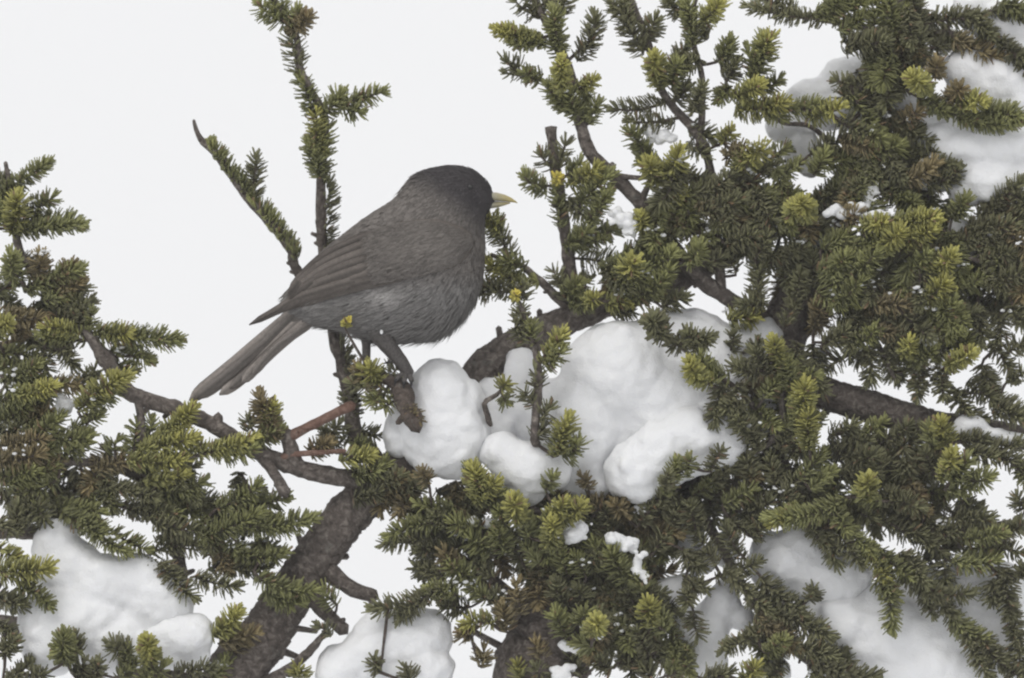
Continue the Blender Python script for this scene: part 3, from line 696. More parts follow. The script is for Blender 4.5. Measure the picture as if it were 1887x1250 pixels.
# --- the inner foliage behind, in the dense parts of the crown
FILL = [  # polygon
    ([(1590, 60), (1690, 0), (1720, 60), (1680, 200), (1730, 380), (1500, 400), (1560, 270)], 24, (10, 70)),
    ([(1230, 330), (1420, 310), (1500, 420), (1470, 470), (1330, 450), (1250, 430), (1220, 540), (1120, 520), (1160, 440)], 26, (10, 70)),
    ([(1500, 420), (1760, 430), (1790, 580), (1700, 680), (1540, 620)], 46, (-10, 60)),
    ([(1740, 400), (1887, 360), (1900, 540), (1840, 570)], 20, (10, 70)),
    ([(1360, 860), (1500, 800), (1760, 850), (1760, 890), (1560, 970), (1300, 960)], 30, (0, 60)),
    ([(930, 1000), (1160, 990), (1200, 1100), (1240, 1260), (1120, 1260), (1080, 1100), (960, 1080)], 18, (0, 40)),
    ([(0, 860), (330, 860), (420, 960), (380, 1000), (230, 960), (20, 950)], 16, (0, 40)),
    ([(250, 880), (480, 900), (500, 1020), (380, 1060), (300, 960)], 14, (10, 60)),
    ([(1380, 700), (1500, 650), (1500, 860), (1400, 880)], 12, (-10, 40)),
    ([(1060, 905), (1200, 905), (1230, 980), (1080, 980)], 14, (40, 90)),
    ([(760, 890), (900, 900), (930, 960), (760, 950)], 12, (20, 60)),
    ([(950, 915), (1060, 915), (1060, 960), (950, 960)], 9, (35, 60)),
    # deeper layer: (layout units), number, depth range
    ([(1585, 130), (1700, 0), (1740, 40), (1690, 250), (1740, 380), (1500, 400), (1530, 270)], 24, (60, 160)),
    ([(1230, 320), (1420, 300), (1500, 420), (1450, 540), (1330, 450), (1240, 420), (1180, 560), (1080, 540)], 22, (60, 140)),
    ([(1480, 420), (1880, 440), (1880, 540), (1790, 580), (1700, 690), (1500, 640)], 44, (60, 170)),
    ([(1720, 380), (1887, 340), (1900, 540), (1820, 560)], 16, (60, 160)),
    ([(1330, 860), (1500, 820), (1760, 830), (1780, 900), (1560, 980), (1280, 960)], 34, (50, 150)),
    ([(1180, 900), (1300, 900), (1340, 980), (1220, 1000)], 10, (50, 130)),
    ([(900, 1000), (1180, 960), (1220, 1100), (1260, 1260), (1120, 1260), (1090, 1120), (930, 1080)], 30, (30, 110)),
    ([(760, 960), (960, 950), (900, 1080), (780, 1040)], 14, (40, 110)),
    ([(0, 850), (330, 850), (420, 960), (380, 1000), (230, 960), (20, 960)], 26, (30, 110)),
    ([(0, 480), (120, 470), (150, 620), (60, 640), (110, 800), (0, 820)], 20, (30, 110)),
    ([(1340, 1100), (1480, 1060), (1560, 1260), (1380, 1260)], 12, (40, 110)),
    ([(1620, 880), (1800, 900), (1860, 1010), (1700, 1030)], 14, (50, 130)),
    ([(650, 870), (780, 900), (700, 940), (660, 930)], 6, (30, 50)),
]


def in_poly(x, y, P):
    c = False
    j = len(P) - 1
    for i in range(len(P)):
        if (P[i][1] > y) != (P[j][1] > y) and x < (P[j][0] - P[i][0]) * (y - P[i][1]) / (P[j][1] - P[i][1]) + P[i][0]:
            c = not c
        j = i
    return c


gf = np.random.default_rng(21)
for poly, n, (za, zb) in FILL:
    xs, ys = [p[0] for p in poly], [p[1] for p in poly]
    k = 0
    while k < n:
        x, y = gf.uniform(min(xs), max(xs)), gf.uniform(min(ys), max(ys))
        if not in_poly(x, y, poly):
            continue
        a = gf.uniform(-.6, 2.2)
        ln = gf.uniform(50, 95)
        z = gf.uniform(za, zb)
        p0 = (x - math.cos(a) * ln / 2, y - math.sin(a) * ln / 2, z)
        p1 = (x + math.cos(a) * ln / 2, y + math.sin(a) * ln / 2, z + gf.uniform(-40, 20))
        add_shoot(p0, p1, int(gf.choice([0, 0, 0, 0, 1, 1, 3])), 1.15, 27, g=gf)
        k += 1

# --- join every shoot to the nearest wood by its own twig
paths = [s['path'] for s in SHOOTS]
anch = ANCHB.copy()
todo = set(range(len(SHOOTS)))
bases = np.array([p[0] for p in paths])
best = np.full(len(paths), 1e9)
bpt = np.zeros((len(paths), 3))


def relax(A):
    global best, bpt
    D = np.linalg.norm(bases[:, None, :] - A[None, :, :] * 1.0, axis=2)
    k = D.argmin(1)
    d = D[np.arange(len(bases)), k]
    m = d < best
    best[m] = d[m]
    bpt[m] = A[k[m]]


for c in range(0, len(anch), 400):
    relax(anch[c:c + 400])
link = {}
while todo:
    i = min(todo, key=lambda q: best[q])
    todo.discard(i)
    link[i] = bpt[i].copy()
    relax(paths[i][1:-1][::2])

score = [np.linalg.norm(p[-1] - p[0]) - .35 * p[:, 2].mean() - (400 if i >= N_NAMED else 0) + 25 * SHOOTS[i]['dens']
         - (300 if not (0 < p[len(p) // 2][0] < 1887 and 0 < p[len(p) // 2][1] < 1250) else 0) for i, p in enumerate(paths)]
PARTS = set(np.argsort(score)[::-1][:300].tolist())
gn = np.random.default_rng(5)
bulkV, bulkF4, bulkF3, bulkC, bulkM4, bulkM3, boff = [], [], [], [], [], [], 0
for i, s in enumerate(SHOOTS):
    path = s['path']
    q0 = link[i]
    gap = np.linalg.norm(path[0] - q0)
    ctrl = [path[0], path[len(path) // 2], path[-1]]
    if gap <= 30:
        ctrl = [q0, path[len(path) // 2], path[-1]]
    else:
        ctrl = [q0, q0 * .5 + path[0] * .5 + np.array([0, .03 * gap, .03 * gap])] + ctrl if gap > 40 else [q0] + ctrl
    n = max(6, int((gap + np.linalg.norm(path[-1] - path[0])) / 12))
    sp = spline(ctrl, n)
    rad = np.linspace(s['r'] * 1.15, s['r'] * .55, n)
    sv, sq, st = tube(sp, rad, 6, .08, seed=i)
    nv, nq, ntr, nc = make_needles(path, gn, s['dens'], s['L'] * .97, 5.6, s['tone'], s['side'], s['up'], r0=s['r0'])
    if i in PARTS:
        so = mesh_obj('shoot', W(sv), [sq, st], M['twig'], tree, origin=W(sp[0]))
        no = mesh_obj('needles', W(nv), [nq, ntr], M['needle'], so, origin=W(path[0]), smooth=False, cols=nc)
        tag(no, kind='stuff')
    else:
        for (v, q, t, c, m) in ((sv, sq, st, np.tile([.08, .06, .05], (len(sv), 1)), 0), (nv, nq, ntr, nc, 1)):
            bulkV.append(v)
            bulkF4.append(q + boff)
            bulkF3.append(t + boff)
            bulkC.append(c)
            bulkM4.append(np.full(len(q), m))
            bulkM3.append(np.full(len(t), m))
            boff += len(v)
inner = mesh_obj('inner_foliage', W(np.vstack(bulkV)), [np.vstack(bulkF4), np.vstack(bulkF3)], [M['twig'], M['needle']], tree, smooth=False,
                 cols=np.vstack(bulkC), mat_idx=np.concatenate(bulkM4 + bulkM3))
tag(inner, kind='stuff')
print('shoots', N_NAMED, len(SHOOTS))

# ------------------------------------------------------------------ snow
ctex = bpy.data.textures.new('snow_lumps', 'CLOUDS')
ctex.noise_scale = 0.030
ctex.noise_depth = 2
ftex = bpy.data.textures.new('snow_grain', 'CLOUDS')
ftex.noise_scale = 0.0075
ftex.noise_depth = 3
SG = 'snow lying on the fir boughs'


def snow(label, lobes, vox=4.0, lump=.008, name='snow_clump', smooth=9):
    """lobes: cx, cy, cz, rx, ry, rz in layout units, fused into one clump"""
    bm = bmesh.new()
    gl = np.random.default_rng(len(label) * 31 + len(lobes))
    extra = []
    for (x, y, z, rx, ry, rz) in lobes:      # small billows where the snow settled in clots
        if min(rx, ry) < 26:
            continue
        for _ in range(7):
            u = gl.normal(0, 1, 3)
            u /= np.linalg.norm(u)
            f = gl.uniform(.16, .34)
            extra.append((x + u[0] * rx * (1 - f * .75), y + u[1] * ry * (1 - f * .75), z + u[2] * rz * (1 - f * .75), rx * f * 1.15, ry * f, rz * f))
    for (x, y, z, rx, ry, rz) in list(lobes) + extra:
        r = bmesh.ops.create_icosphere(bm, subdivisions=3 if rx > 12 else 2, radius=1)
        c = W((x, y, z))
        R = np.stack([RGT, UPV, FWD])
        for v in r['verts']:
            u = np.array(v.co)
            v.co = c + (RGT * u[0] * rx + UPV * u[1] * ry + FWD * u[2] * rz) * K
    me = bpy.data.meshes.new('tmp')
    bm.to_mesh(me)
    bm.free()
    ob = bpy.data.objects.new('tmp', me)
    col.objects.link(ob)
    big = max(max(l[3], l[4]) for l in lobes)
    m = ob.modifiers.new('r', 'REMESH')
    m.mode = 'VOXEL'
    m.voxel_size = vox * K
    m = ob.modifiers.new('s', 'SMOOTH')
    m.factor = .5
    m.iterations = smooth
    for tx, st in ((ctex, lump * min(1, big / 60)), (ftex, .0021)):
        m = ob.modifiers.new('d', 'DISPLACE')
        m.texture = tx
        m.texture_coords = 'GLOBAL'
        m.strength = st
        m.mid_level = .5
    dg = bpy.context.evaluated_depsgraph_get()
    me2 = bpy.data.meshes.new_from_object(ob.evaluated_get(dg))
    bpy.data.objects.remove(ob)
    bpy.data.meshes.remove(me)
    nv = len(me2.vertices)
    co = np.empty(nv * 3, np.float32)
    me2.vertices.foreach_get('co', co)
    co = co.reshape(-1, 3)
    o3 = np.array([co[:, 0].mean(), co[:, 1].mean(), co[:, 2].min()])
    me2.vertices.foreach_set('co', (co - o3).ravel())
    me2.materials.clear()
    me2.materials.append(M['snow'])
    me2.polygons.foreach_set('use_smooth', np.ones(len(me2.polygons), bool))
    o = bpy.data.objects.new(name, me2)
    me2.name = name
    col.objects.link(o)
    o.location = o3
    ORIGIN[o.name] = o3
    tag(o, label, 'snow', SG)
    return o


snow('rounded snow lump right at the feet of the grey bird', [(808, 728, 15, 62, 68, 55), (788, 750, 15, 48, 66, 50), (812, 770, 15, 78, 78, 60), (850, 790, 15, 52, 60, 50), (776, 775, 15, 36, 70, 45), (862, 745, 15, 34, 50, 40), (780, 800, 15, 42, 60, 45), (825, 800, 15, 80, 82, 62), (795, 840, 15, 45, 42, 40), (848, 842, 15, 45, 45, 40), (730, 805, 20, 22, 38, 26), (738, 770, 25, 18, 30, 22)])
snow('low snow mound between the feet lump and the fanned green tip', [(925, 835, 0, 46, 40, 45), (975, 862, -5, 72, 55, 55), (1010, 868, -5, 42, 42, 45), (965, 905, 0, 40, 28, 35)])
snow('largest smooth snow mass behind the thin upright sprig', [
    (1140, 690, 50, 105, 100, 75), (1100, 690, 50, 70, 82, 60), (1065, 780, 45, 85, 100, 70), (1180, 640, 60, 60, 52, 50), (1240, 640, 80, 80, 68, 60), (1280, 630, 90, 80, 60, 55), (1350, 640, 95, 70, 38, 50), (1400, 625, 100, 40, 38, 40),
    (1220, 740, 60, 120, 100, 70), (1320, 690, 80, 80, 70, 60), (1010, 770, 50, 60, 75, 55), (960, 725, 60, 38, 85, 40), (920, 735, 60, 42, 42, 40), (1080, 850, 50, 45, 55, 45), (900, 720, 60, 30, 28, 30), (890, 770, 45, 40, 45, 34), (908, 800, 40, 42, 38, 32), (1140, 850, 65, 70, 60, 40), (1090, 885, 45, 42, 40, 36), (1060, 870, 50, 40, 48, 36)], 4.5)
snow('oblong snow slab overhanging below the largest snow mass', [(1170, 868, 5, 58, 58, 50), (1215, 838, 5, 68, 62, 52), (1280, 805, 10, 75, 58, 52), (1330, 775, 15, 55, 50, 45), (1180, 895, 10, 38, 30, 32), (1260, 848, 8, 66, 42, 44), (1315, 815, 14, 70, 56, 45), (1225, 870, 5, 48, 36, 40)])
snow('lumpy snow heap with two peaks among the lowest left sprigs', [(105, 1010, 30, 45, 52, 40), (130, 1050, 25, 68, 62, 50), (180, 1085, 20, 75, 70, 55), (255, 1080, 25, 62, 60, 50), (285, 1110, 20, 70, 68, 52), (140, 1150, 5, 95, 80, 55), (90, 1190, 0, 58, 60, 48), (60, 1140, 5, 30, 38, 34), (215, 1190, 0, 60, 60, 50)], 4.5)
snow('round snow knob leaning against the two peaked snow heap', [(325, 1175, -5, 62, 42, 45), (355, 1170, -5, 42, 38, 38), (300, 1195, 0, 42, 36, 38), (355, 1205, 0, 34, 26, 30), (330, 1215, 0, 34, 20, 30)])
snow('snow pile in the fork beside the thick sloping bough', [(735, 1185, 25, 85, 78, 60), (775, 1170, 25, 60, 55, 45), (690, 1210, 20, 65, 60, 50), (630, 1240, 20, 45, 55, 42), (760, 1240, 20, 80, 60, 55)], 4.5)
snow('knobbly snow bank behind the drooping sprigs at lower right', [(1450, 1040, 75, 75, 60, 55), (1480, 1010, 75, 55, 42, 45), (1530, 1060, 75, 80, 60, 55), (1420, 1020, 75, 40, 38, 40), (1500, 1070, 75, 60, 42, 45)], 4.5)
snow('broad snow shelf under the knobbly snow bank', [(1560, 1150, 70, 70, 55, 55), (1640, 1180, 75, 110, 90, 65), (1620, 1120, 85, 70, 50, 50), (1750, 1160, 90, 110, 110, 65), (1700, 1240, 75, 140, 80, 65), (1840, 1140, 95, 80, 110, 60), (1500, 1130, 70, 30, 30, 30), (1870, 1230, 85, 70, 80, 60), (1690, 1080, 95, 50, 45, 40), (1800, 1070, 100, 70, 50, 45)], 5)
snow('small snow pocket behind the sparse dark twigs right of the slab', [(1275, 1010, 70, 24, 42, 26), (1290, 1040, 70, 26, 26, 26), (1335, 1010, 75, 28, 34, 26)])
snow('narrow snow tongue hanging between two lower sprigs', [(1235, 1095, 70, 36, 32, 30), (1260, 1075, 75, 36, 20, 26), (1250, 1130, 65, 26, 40, 28), (1262, 1155, 65, 24, 30, 26)])
snow('upright snow wedge behind the dark lower shoots', [(1330, 1110, 70, 34, 42, 32), (1310, 1150, 70, 38, 50, 34), (1300, 1210, 65, 40, 55, 36), (1365, 1140, 70, 26, 20, 24), (1420, 1240, 70, 42, 36, 34)])
snow('big snow drift behind the topmost right sprigs', [(1835, 150, 85, 88, 62, 55), (1790, 130, 85, 55, 45, 45), (1870, 200, 85, 70, 70, 50), (1790, 190, 90, 60, 45, 45), (1850, 45, 105, 62, 48, 42), (1800, 20, 110, 42, 40, 36), (1885, 90, 100, 45, 50, 40)], 4.5)
snow('wide snow pad under the topmost right horizontal sprig', [(1790, 270, 70, 80, 45, 48), (1850, 270, 65, 80, 50, 48), (1740, 250, 75, 50, 35, 40), (1700, 215, 80, 42, 30, 34), (1830, 330, 65, 75, 48, 48), (1790, 350, 70, 42, 30, 36), (1880, 340, 65, 60, 40, 45), (1820, 225, 75, 90, 50, 45), (1725, 300, 90, 46, 60, 40), (1665, 205, 105, 46, 46, 36), (1700, 250, 95, 46, 46, 38)], 4.5)
snow('faint distant snow cap behind the upper crown', [(1505, 178, 150, 62, 36, 42), (1560, 150, 150, 52, 46, 42), (1470, 195, 150, 38, 24, 32), (1600, 150, 145, 50, 60, 42), (1540, 200, 145, 70, 42, 40), (1600, 210, 145, 50, 50, 40)])
snow('pale snow wad below the bare brown twig', [(1455, 240, 130, 42, 28, 32), (1478, 272, 125, 36, 42, 30), (1435, 230, 130, 26, 18, 20), (1492, 300, 120, 26, 26, 24)])
snow('snow strip lying along the right hand dark limb', [(1790, 785, 30, 34, 20, 26), (1775, 795, 30, 24, 18, 22), (1830, 800, 30, 32, 14, 22), (1865, 808, 30, 34, 15, 22)], 4)
snow('snow patch between the dark right edge sprigs', [(1765, 430, 60, 22, 34, 22), (1785, 455, 60, 22, 20, 20)], 4)
SM = [
    ('small elongated snow blob below the slanting upper branch', [(1140, 395, 5, 12, 20, 12), (1155, 410, 3, 14, 18, 12), (1165, 420, 3, 9, 12, 9)]),
    ('snow sliver lying above the bright yellow green tip', [(1548, 387, 3, 22, 8, 12), (1575, 384, 3, 20, 8, 12), (1535, 392, 3, 10, 7, 9)]),
    ('curved snow streak beside the round green tip', [(1602, 372, 15, 10, 20, 10), (1612, 350, 15, 9, 14, 9)]),
    ('snow flake pad on the brightest yellow green sprig', [(1615, 396, -13, 20, 7, 10), (1600, 400, -10, 12, 7, 9)]),
    ('soft snow tuft on the low central sprigs', [(1058, 985, -50, 24, 20, 16), (1072, 975, -45, 16, 16, 14)]),
    ('brighter snow tuft right of the low central sprigs', [(1135, 995, -42, 24, 16, 16), (1150, 1005, -40, 18, 16, 14)]),
    ('thin snow smear on the sprig under the brighter tuft', [(1175, 1040, -40, 12, 22, 12), (1185, 1060, -40, 9, 14, 9)]),
    ('snow cap on the round tip near the lowest sprigs', [(1092, 1150, -62, 20, 13, 14), (1105, 1165, -58, 12, 14, 12)]),
    ('grey snow scrap under the round capped tip', [(1062, 1195, -30, 22, 12, 14), (1045, 1190, -28, 12, 8, 9)]),
    ('snow scrap on the dark bark at the lowest edge', [(1035, 1245, -20, 22, 14, 16)]),
    ('snow wisp caught between two upper sprigs', [(1215, 250, 25, 20, 12, 10), (1200, 238, 25, 12, 7, 8), (1235, 258, 25, 10, 7, 8)]),
    ('snow wisp beside the left bough bend', [(120, 742, 5, 18, 12, 12), (108, 755, 5, 14, 8, 10)]),
    ('snow filling between the hanging right centre sprigs', [(1415, 770, 40, 18, 34, 18), (1410, 745, 40, 22, 14, 16)]),
    ('tiny snow patch deep inside the right crown', [(1520, 440, 60, 26, 12, 14), (1545, 570, 60, 20, 14, 14), ]),
    ('snow dab on the yellow green knob tip', [(1716, 625, -15, 9, 8, 8)]),
    ('snow pinch above the right limb foliage', [(1510, 660, 45, 8, 18, 10), (1516, 645, 45, 9, 9, 9)]),
    ('tiny snowflake on the flank of the grey bird', [(673, 560, -82, 4, 6, 4)]),
    ('tiny snowflake on the thigh feathers of the grey bird', [(703, 612, -72, 4, 6, 4)]),
    ('snow crumb on a sprig left of the low snow mound', [(872, 962, -32, 16, 9, 10), (905, 965, -35, 8, 6, 7)]),
]
for lab, lb in SM:
    if 'deep inside' in lab:
        lb = lb[:1]
    gs = np.random.default_rng(len(lab))
    crumbs = []
    for (x_, y_, z_, a_, b_, c_) in lb:
        z_ += 10 if a_ > 5 else 0
        crumbs.append((x_, y_, z_, a_ * .85, b_ * .85, c_ * .8))
        for _ in range(int(4 + a_ * b_ / 30) if a_ > 5 else 0):
            u_ = np.clip(gs.normal(0, .6, 3), -1.1, 1.1)
            r_ = gs.uniform(3, 9)
            crumbs.append((x_ + u_[0] * a_, y_ + u_[1] * b_, z_ + u_[2] * c_, r_ * 1.2, r_, r_))
    snow(lab, crumbs, 1.9, .005, name='snow_patch', smooth=6)

# flecks of snow caught among the needles
gd = np.random.default_rng(77)
cand = [i for i, p in enumerate(paths) if p[:, 2].mean() < 70 and (p[0][0] > 1000 or p[0][1] > 850 or p[0][0] < 330) and SHOOTS[i]['dens'] > 1.1]
bm = bmesh.new()
bmesh.ops.create_icosphere(bm, subdivisions=2, radius=1)
iv = np.array([v.co for v in bm.verts])
itr = np.array([[v.index for v in f.verts] for f in bm.faces])
bm.free()
dv, dfc, nd = [], [], 0
for i in gd.choice(cand, 105, replace=False):
    p = paths[i][gd.integers(1, len(paths[i]) - 1)] + np.array([0, -gd.uniform(10, 20), -gd.uniform(0, 16)])
    for _ in range(gd.integers(3, 11)):
        r = gd.uniform(1.2, 4.6)
        u = iv * (1 + gd.normal(0, .1, (len(iv), 1)))
        dv.append(W(p + gd.normal(0, 1, 3) * np.array([9, 4.5, 6]) + u * np.array([r * 1.3, r * .8, r])))
        dfc.append(itr + nd)
        nd += len(iv)
dv, dfc = np.vstack(dv), [np.vstack(dfc)]
dust = mesh_obj('snow_dusting', dv, dfc, M['snow'])
tag(dust, 'tiny flecks of snow caught among the green fir needles', 'snow', kind='stuff')

# ------------------------------------------------------------------ bird
ST = np.array([  # top x,y ; bottom x,y ; half width
    [530, 536, 552, 590, 15], [562, 500, 590, 600, 40], [600, 460, 640, 611, 66], [640, 428, 700, 629, 90], [672, 404, 760, 628, 103], [700, 385, 822, 613, 108], [723, 369, 866, 569, 104],
    [738, 354, 887, 515, 94], [751, 337, 892, 457, 81], [770, 320, 893, 414, 70], [798, 310, 897, 394, 62], [836, 306, 903, 386, 55], [871, 314, 907, 382, 43], [895, 333, 909, 379, 27], [905, 348, 911, 376, 14], [909, 356, 912, 372, 6]], float)
NR, NS = 84, 56
S5 = spline(ST, NR)
ang = np.linspace(0, 2 * math.pi, NS, endpoint=False)
top, bot, hw = S5[:, :2], S5[:, 2:4], S5[:, 4]
cen = (top + bot) / 2
axv = (top - bot) / 2
ca, sa = np.cos(ang), np.sin(ang)
sse = np.sign(sa) * np.abs(sa) ** .92
BV = np.zeros((NR, NS, 3))
BV[:, :, :2] = cen[:, None] + axv[:, None] * ca[None, :, None]
BV[:, :, 2] = hw[:, None] * sse[None, :]
bodyV = BV.reshape(-1, 3)
i = np.arange(NR - 1)[:, None] * NS
j = np.arange(NS)[None]
bq = np.stack([i + j, i + (j + 1) % NS, i + NS + (j + 1) % NS, i + NS + j], -1).reshape(-1, 4)
bt = []
bodyV = np.vstack([bodyV, [[*cen[0], 0]], [[*cen[-1], 0]]])
for q in range(NS):
    bt.append((NR * NS, (q + 1) % NS, q))
    bt.append((NR * NS + 1, (NR - 1) * NS + q, (NR - 1) * NS + (q + 1) % NS))


def bird_col(p, g=None):
    """plumage colour by place on the bird: dark cap and face, brown-grey back, grey underparts"""
    x, y = p[:, 0], p[:, 1]
    back = np.array([.138, .125, .115])
    under = np.array([.172, .165, .158])
    cap = np.array([.056, .051, .053])
    # distance behind the cap line: from nape (765,320) to throat (895,405)
    d = (x - 765) * .547 - (y - 320) * .837 + (x - 765) * 0.0
    line = ((y - 318) - (x - 752) * .72)
    mcap = np.clip((0 - line) / 44 + .38, 0, 1)[:, None]
    tt = np.clip((y - (505 - (x - 560) * .08)) / 45, 0, 1)[:, None]
    c = back * (1 - tt) + under * tt
    chin = np.clip((x - 850) / 40, 0, 1)[:, None] * np.clip((430 - y) / 40, 0, 1)[:, None]
    c = c * (1 - .35 * chin)
    pale = np.exp(-(((x - 722) / 34) ** 2 + ((y - 541) / 18) ** 2))[:, None]
    c = c * (1 + .7 * pale)
    c = c * (1 - mcap) + cap * mcap
    return c


bo = W((745, 640, 0))
bird = empty('bird', bo)
tag(bird, 'plump grey brown bird with a darker cap and yellowish bill perched on a twig', 'bird')
body = mesh_obj('body', W(bodyV), [bq, np.array(bt)], M['plumage'], bird, cols=bird_col(bodyV) * .8)

# feather-by-feather plumage over the body
gp = np.random.default_rng(3)
nf = 15000
areas = np.linalg.norm(np.cross(BV[1:, :, :] - BV[:-1, :, :], np.roll(BV, -1, 1)[:-1] - BV[:-1]), axis=2)
pr = (areas / areas.sum()).ravel()
pick = gp.choice(len(pr), nf, p=pr)
ri, si = pick // NS, pick % NS
fu, fv = gp.uniform(0, 1, nf), gp.uniform(0, 1, nf)


def bil(A):
    A2 = np.roll(A, -1, 1)
    return (A[ri, si] * ((1 - fu) * (1 - fv))[:, None] + A[ri + 1, si] * (fu * (1 - fv))[:, None]
            + A2[ri, si] * ((1 - fu) * fv)[:, None] + A2[ri + 1, si] * (fu * fv)[:, None])


P = bil(BV)
P[:, 0] = np.where((P[:, 0] > 889) & (P[:, 1] > 352) & (P[:, 1] < 386), P[:, 0] - 14, P[:, 0])
dR = BV[1:] - BV[:-1]
dR = np.vstack([dR, dR[-1:]])
dS = np.roll(BV, -1, 1) - np.roll(BV, 1, 1)
NRM = np.cross(dS, dR)
NRM /= np.linalg.norm(NRM, axis=2)[..., None] + 1e-9
cmid = np.zeros_like(BV)
cmid[:, :, :2] = cen[:, None]
flip = np.sign(((BV - cmid) * NRM).sum(2))[..., None]
NRM *= np.where(flip == 0, 1, flip)
nrm = bil(NRM)
nrm /= np.linalg.norm(nrm, axis=1)[:, None] + 1e-9
# feathers run from bill towards the tail, sagging a little on the belly
flow = -bil(dR)
flow /= np.linalg.norm(flow, axis=1)[:, None] + 1e-9
x, y = P[:, 0], P[:, 1]
headness = np.clip((x - 740) / 60, 0, 1) * np.clip((430 - y) / 60, 0, 1)
belly = np.clip((y - 520) / 70, 0, 1)
common = np.array([-.86, .5, 0])
flow = flow * .45 + common * .55 + gp.normal(0, .09, (nf, 3))
flow -= nrm * (flow * nrm).sum(1)[:, None]
flow /= np.linalg.norm(flow, axis=1)[:, None] + 1e-9
ln = (24 - 15 * headness + 6 * belly) * gp.uniform(.7, 1.25, nf)
wd = (5.5 - 2.6 * headness - 1.5 * belly) * gp.uniform(.7, 1.3, nf)
lift = (2.0 + 2.6 * belly - .8 * headness) * gp.uniform(.4, 1.4, nf)
wisp = gp.uniform(0, 1, nf) < (.02 + .10 * belly)
ln[wisp] *= 1.35
wd[wisp] *= .45
lift[wisp] *= 2.2
sidev = np.cross(nrm, flow)
v0 = P - nrm * 1.0
v1 = P + flow * (ln * .55)[:, None] + sidev * wd[:, None] * .5 + nrm * (lift * .55)[:, None]
v2 = P + flow * (ln * .55)[:, None] - sidev * wd[:, None] * .5 + nrm * (lift * .55)[:, None]
vm = P + flow * (ln * .55)[:, None] + nrm * (lift * .55 + 1.0)[:, None]
v3 = P + flow * ln[:, None] + nrm * lift[:, None] + gp.normal(0, .6, (nf, 3))
PV = np.stack([v0, v1, vm, v2, v3], 1).reshape(-1, 3)
o = np.arange(nf)[:, None] * 5
PT = np.concatenate([o + np.array([[0, 1, 2]]), o + np.array([[0, 2, 3]]), o + np.array([[1, 4, 2]]), o + np.array([[2, 4, 3]])])
pc = bird_col(P) * gp.uniform(.75, 1.26, (nf, 1))
pcs = np.repeat(pc[:, None], 5, 1)
pcs[:, 4] *= 1.12
pl = mesh_obj('plumage', W(PV), [PT], M['plumage'], body, cols=pcs.reshape(-1, 3))
tag(pl, kind='stuff')

nearF = BV[:, :, :].reshape(-1, 3)


def body_z(px, py, side=-1):
    """depth of the body's surface at a point of its side view"""
    sel = nearF[nearF[:, 2] * side > -1]
    d = (sel[:, 0] - px) ** 2 + (sel[:, 1] - py) ** 2
    k = np.argsort(d)[:6]
    w = 1 / (d[k] + 4)
    return float((sel[k, 2] * w).sum() / w.sum())


# beak: two mandibles
def mand(name, tp, bt_, hw_, c_in):
    n = len(tp)
    Vv = []
    for (tx, ty), (bx_, by_), h in zip(tp, bt_, hw_):
        for a in np.linspace(0, 2 * math.pi, 14, endpoint=False):
            Vv.append(((tx + bx_) / 2 + (tx - bx_) / 2 * math.cos(a), (ty + by_) / 2 + (ty - by_) / 2 * math.cos(a), h * math.sin(a)))
    Vv = np.array(Vv)
    i_ = np.arange(n - 1)[:, None] * 14
    j_ = np.arange(14)[None]
    q_ = np.stack([i_ + j_, i_ + (j_ + 1) % 14, i_ + 14 + (j_ + 1) % 14, i_ + 14 + j_], -1).reshape(-1, 4)
    u = np.clip((Vv[:, 0] - 895) / 45, 0, 1)[:, None]
    c = np.array([.30, .30, .27]) * (1 - u) + np.array([.40, .33, .13]) * u
    c = c * c_in
    return mesh_obj(name, W(Vv), [q_], M['beak'], bird, cols=c)


mand('upper_mandible', [(886, 358), (902, 354), (916, 355), (931, 359), (943, 365), (951, 371), (954, 374)], [(890, 371), (905, 371), (918, 371), (932, 372), (943, 373), (950, 374), (953, 375)], [25, 20, 15, 10, 6, 3, .6], 1.0)
mand('lower_mandible', [(890, 371.5), (905, 371.5), (918, 371.5), (930, 372.2), (940, 373)], [(886, 385), (902, 385), (916, 383), (930, 379), (941, 375)], [24, 19, 14, 9, 2], .85)

# eyes
for sgn in (-1, 1):
    z = body_z(866, 345, sgn)
    bm = bmesh.new()
    bmesh.ops.create_uvsphere(bm, u_segments=16, v_segments=10, radius=1)
    ev = np.array([v.co for v in bm.verts])
    ef = [tuple(v.index for v in f.verts) for f in bm.faces]
    bm.free()
    mesh_obj('eye', W(ev * 5.6 + np.array([866, 345, z + sgn * -1.5])), ef, M['eye'], bird)


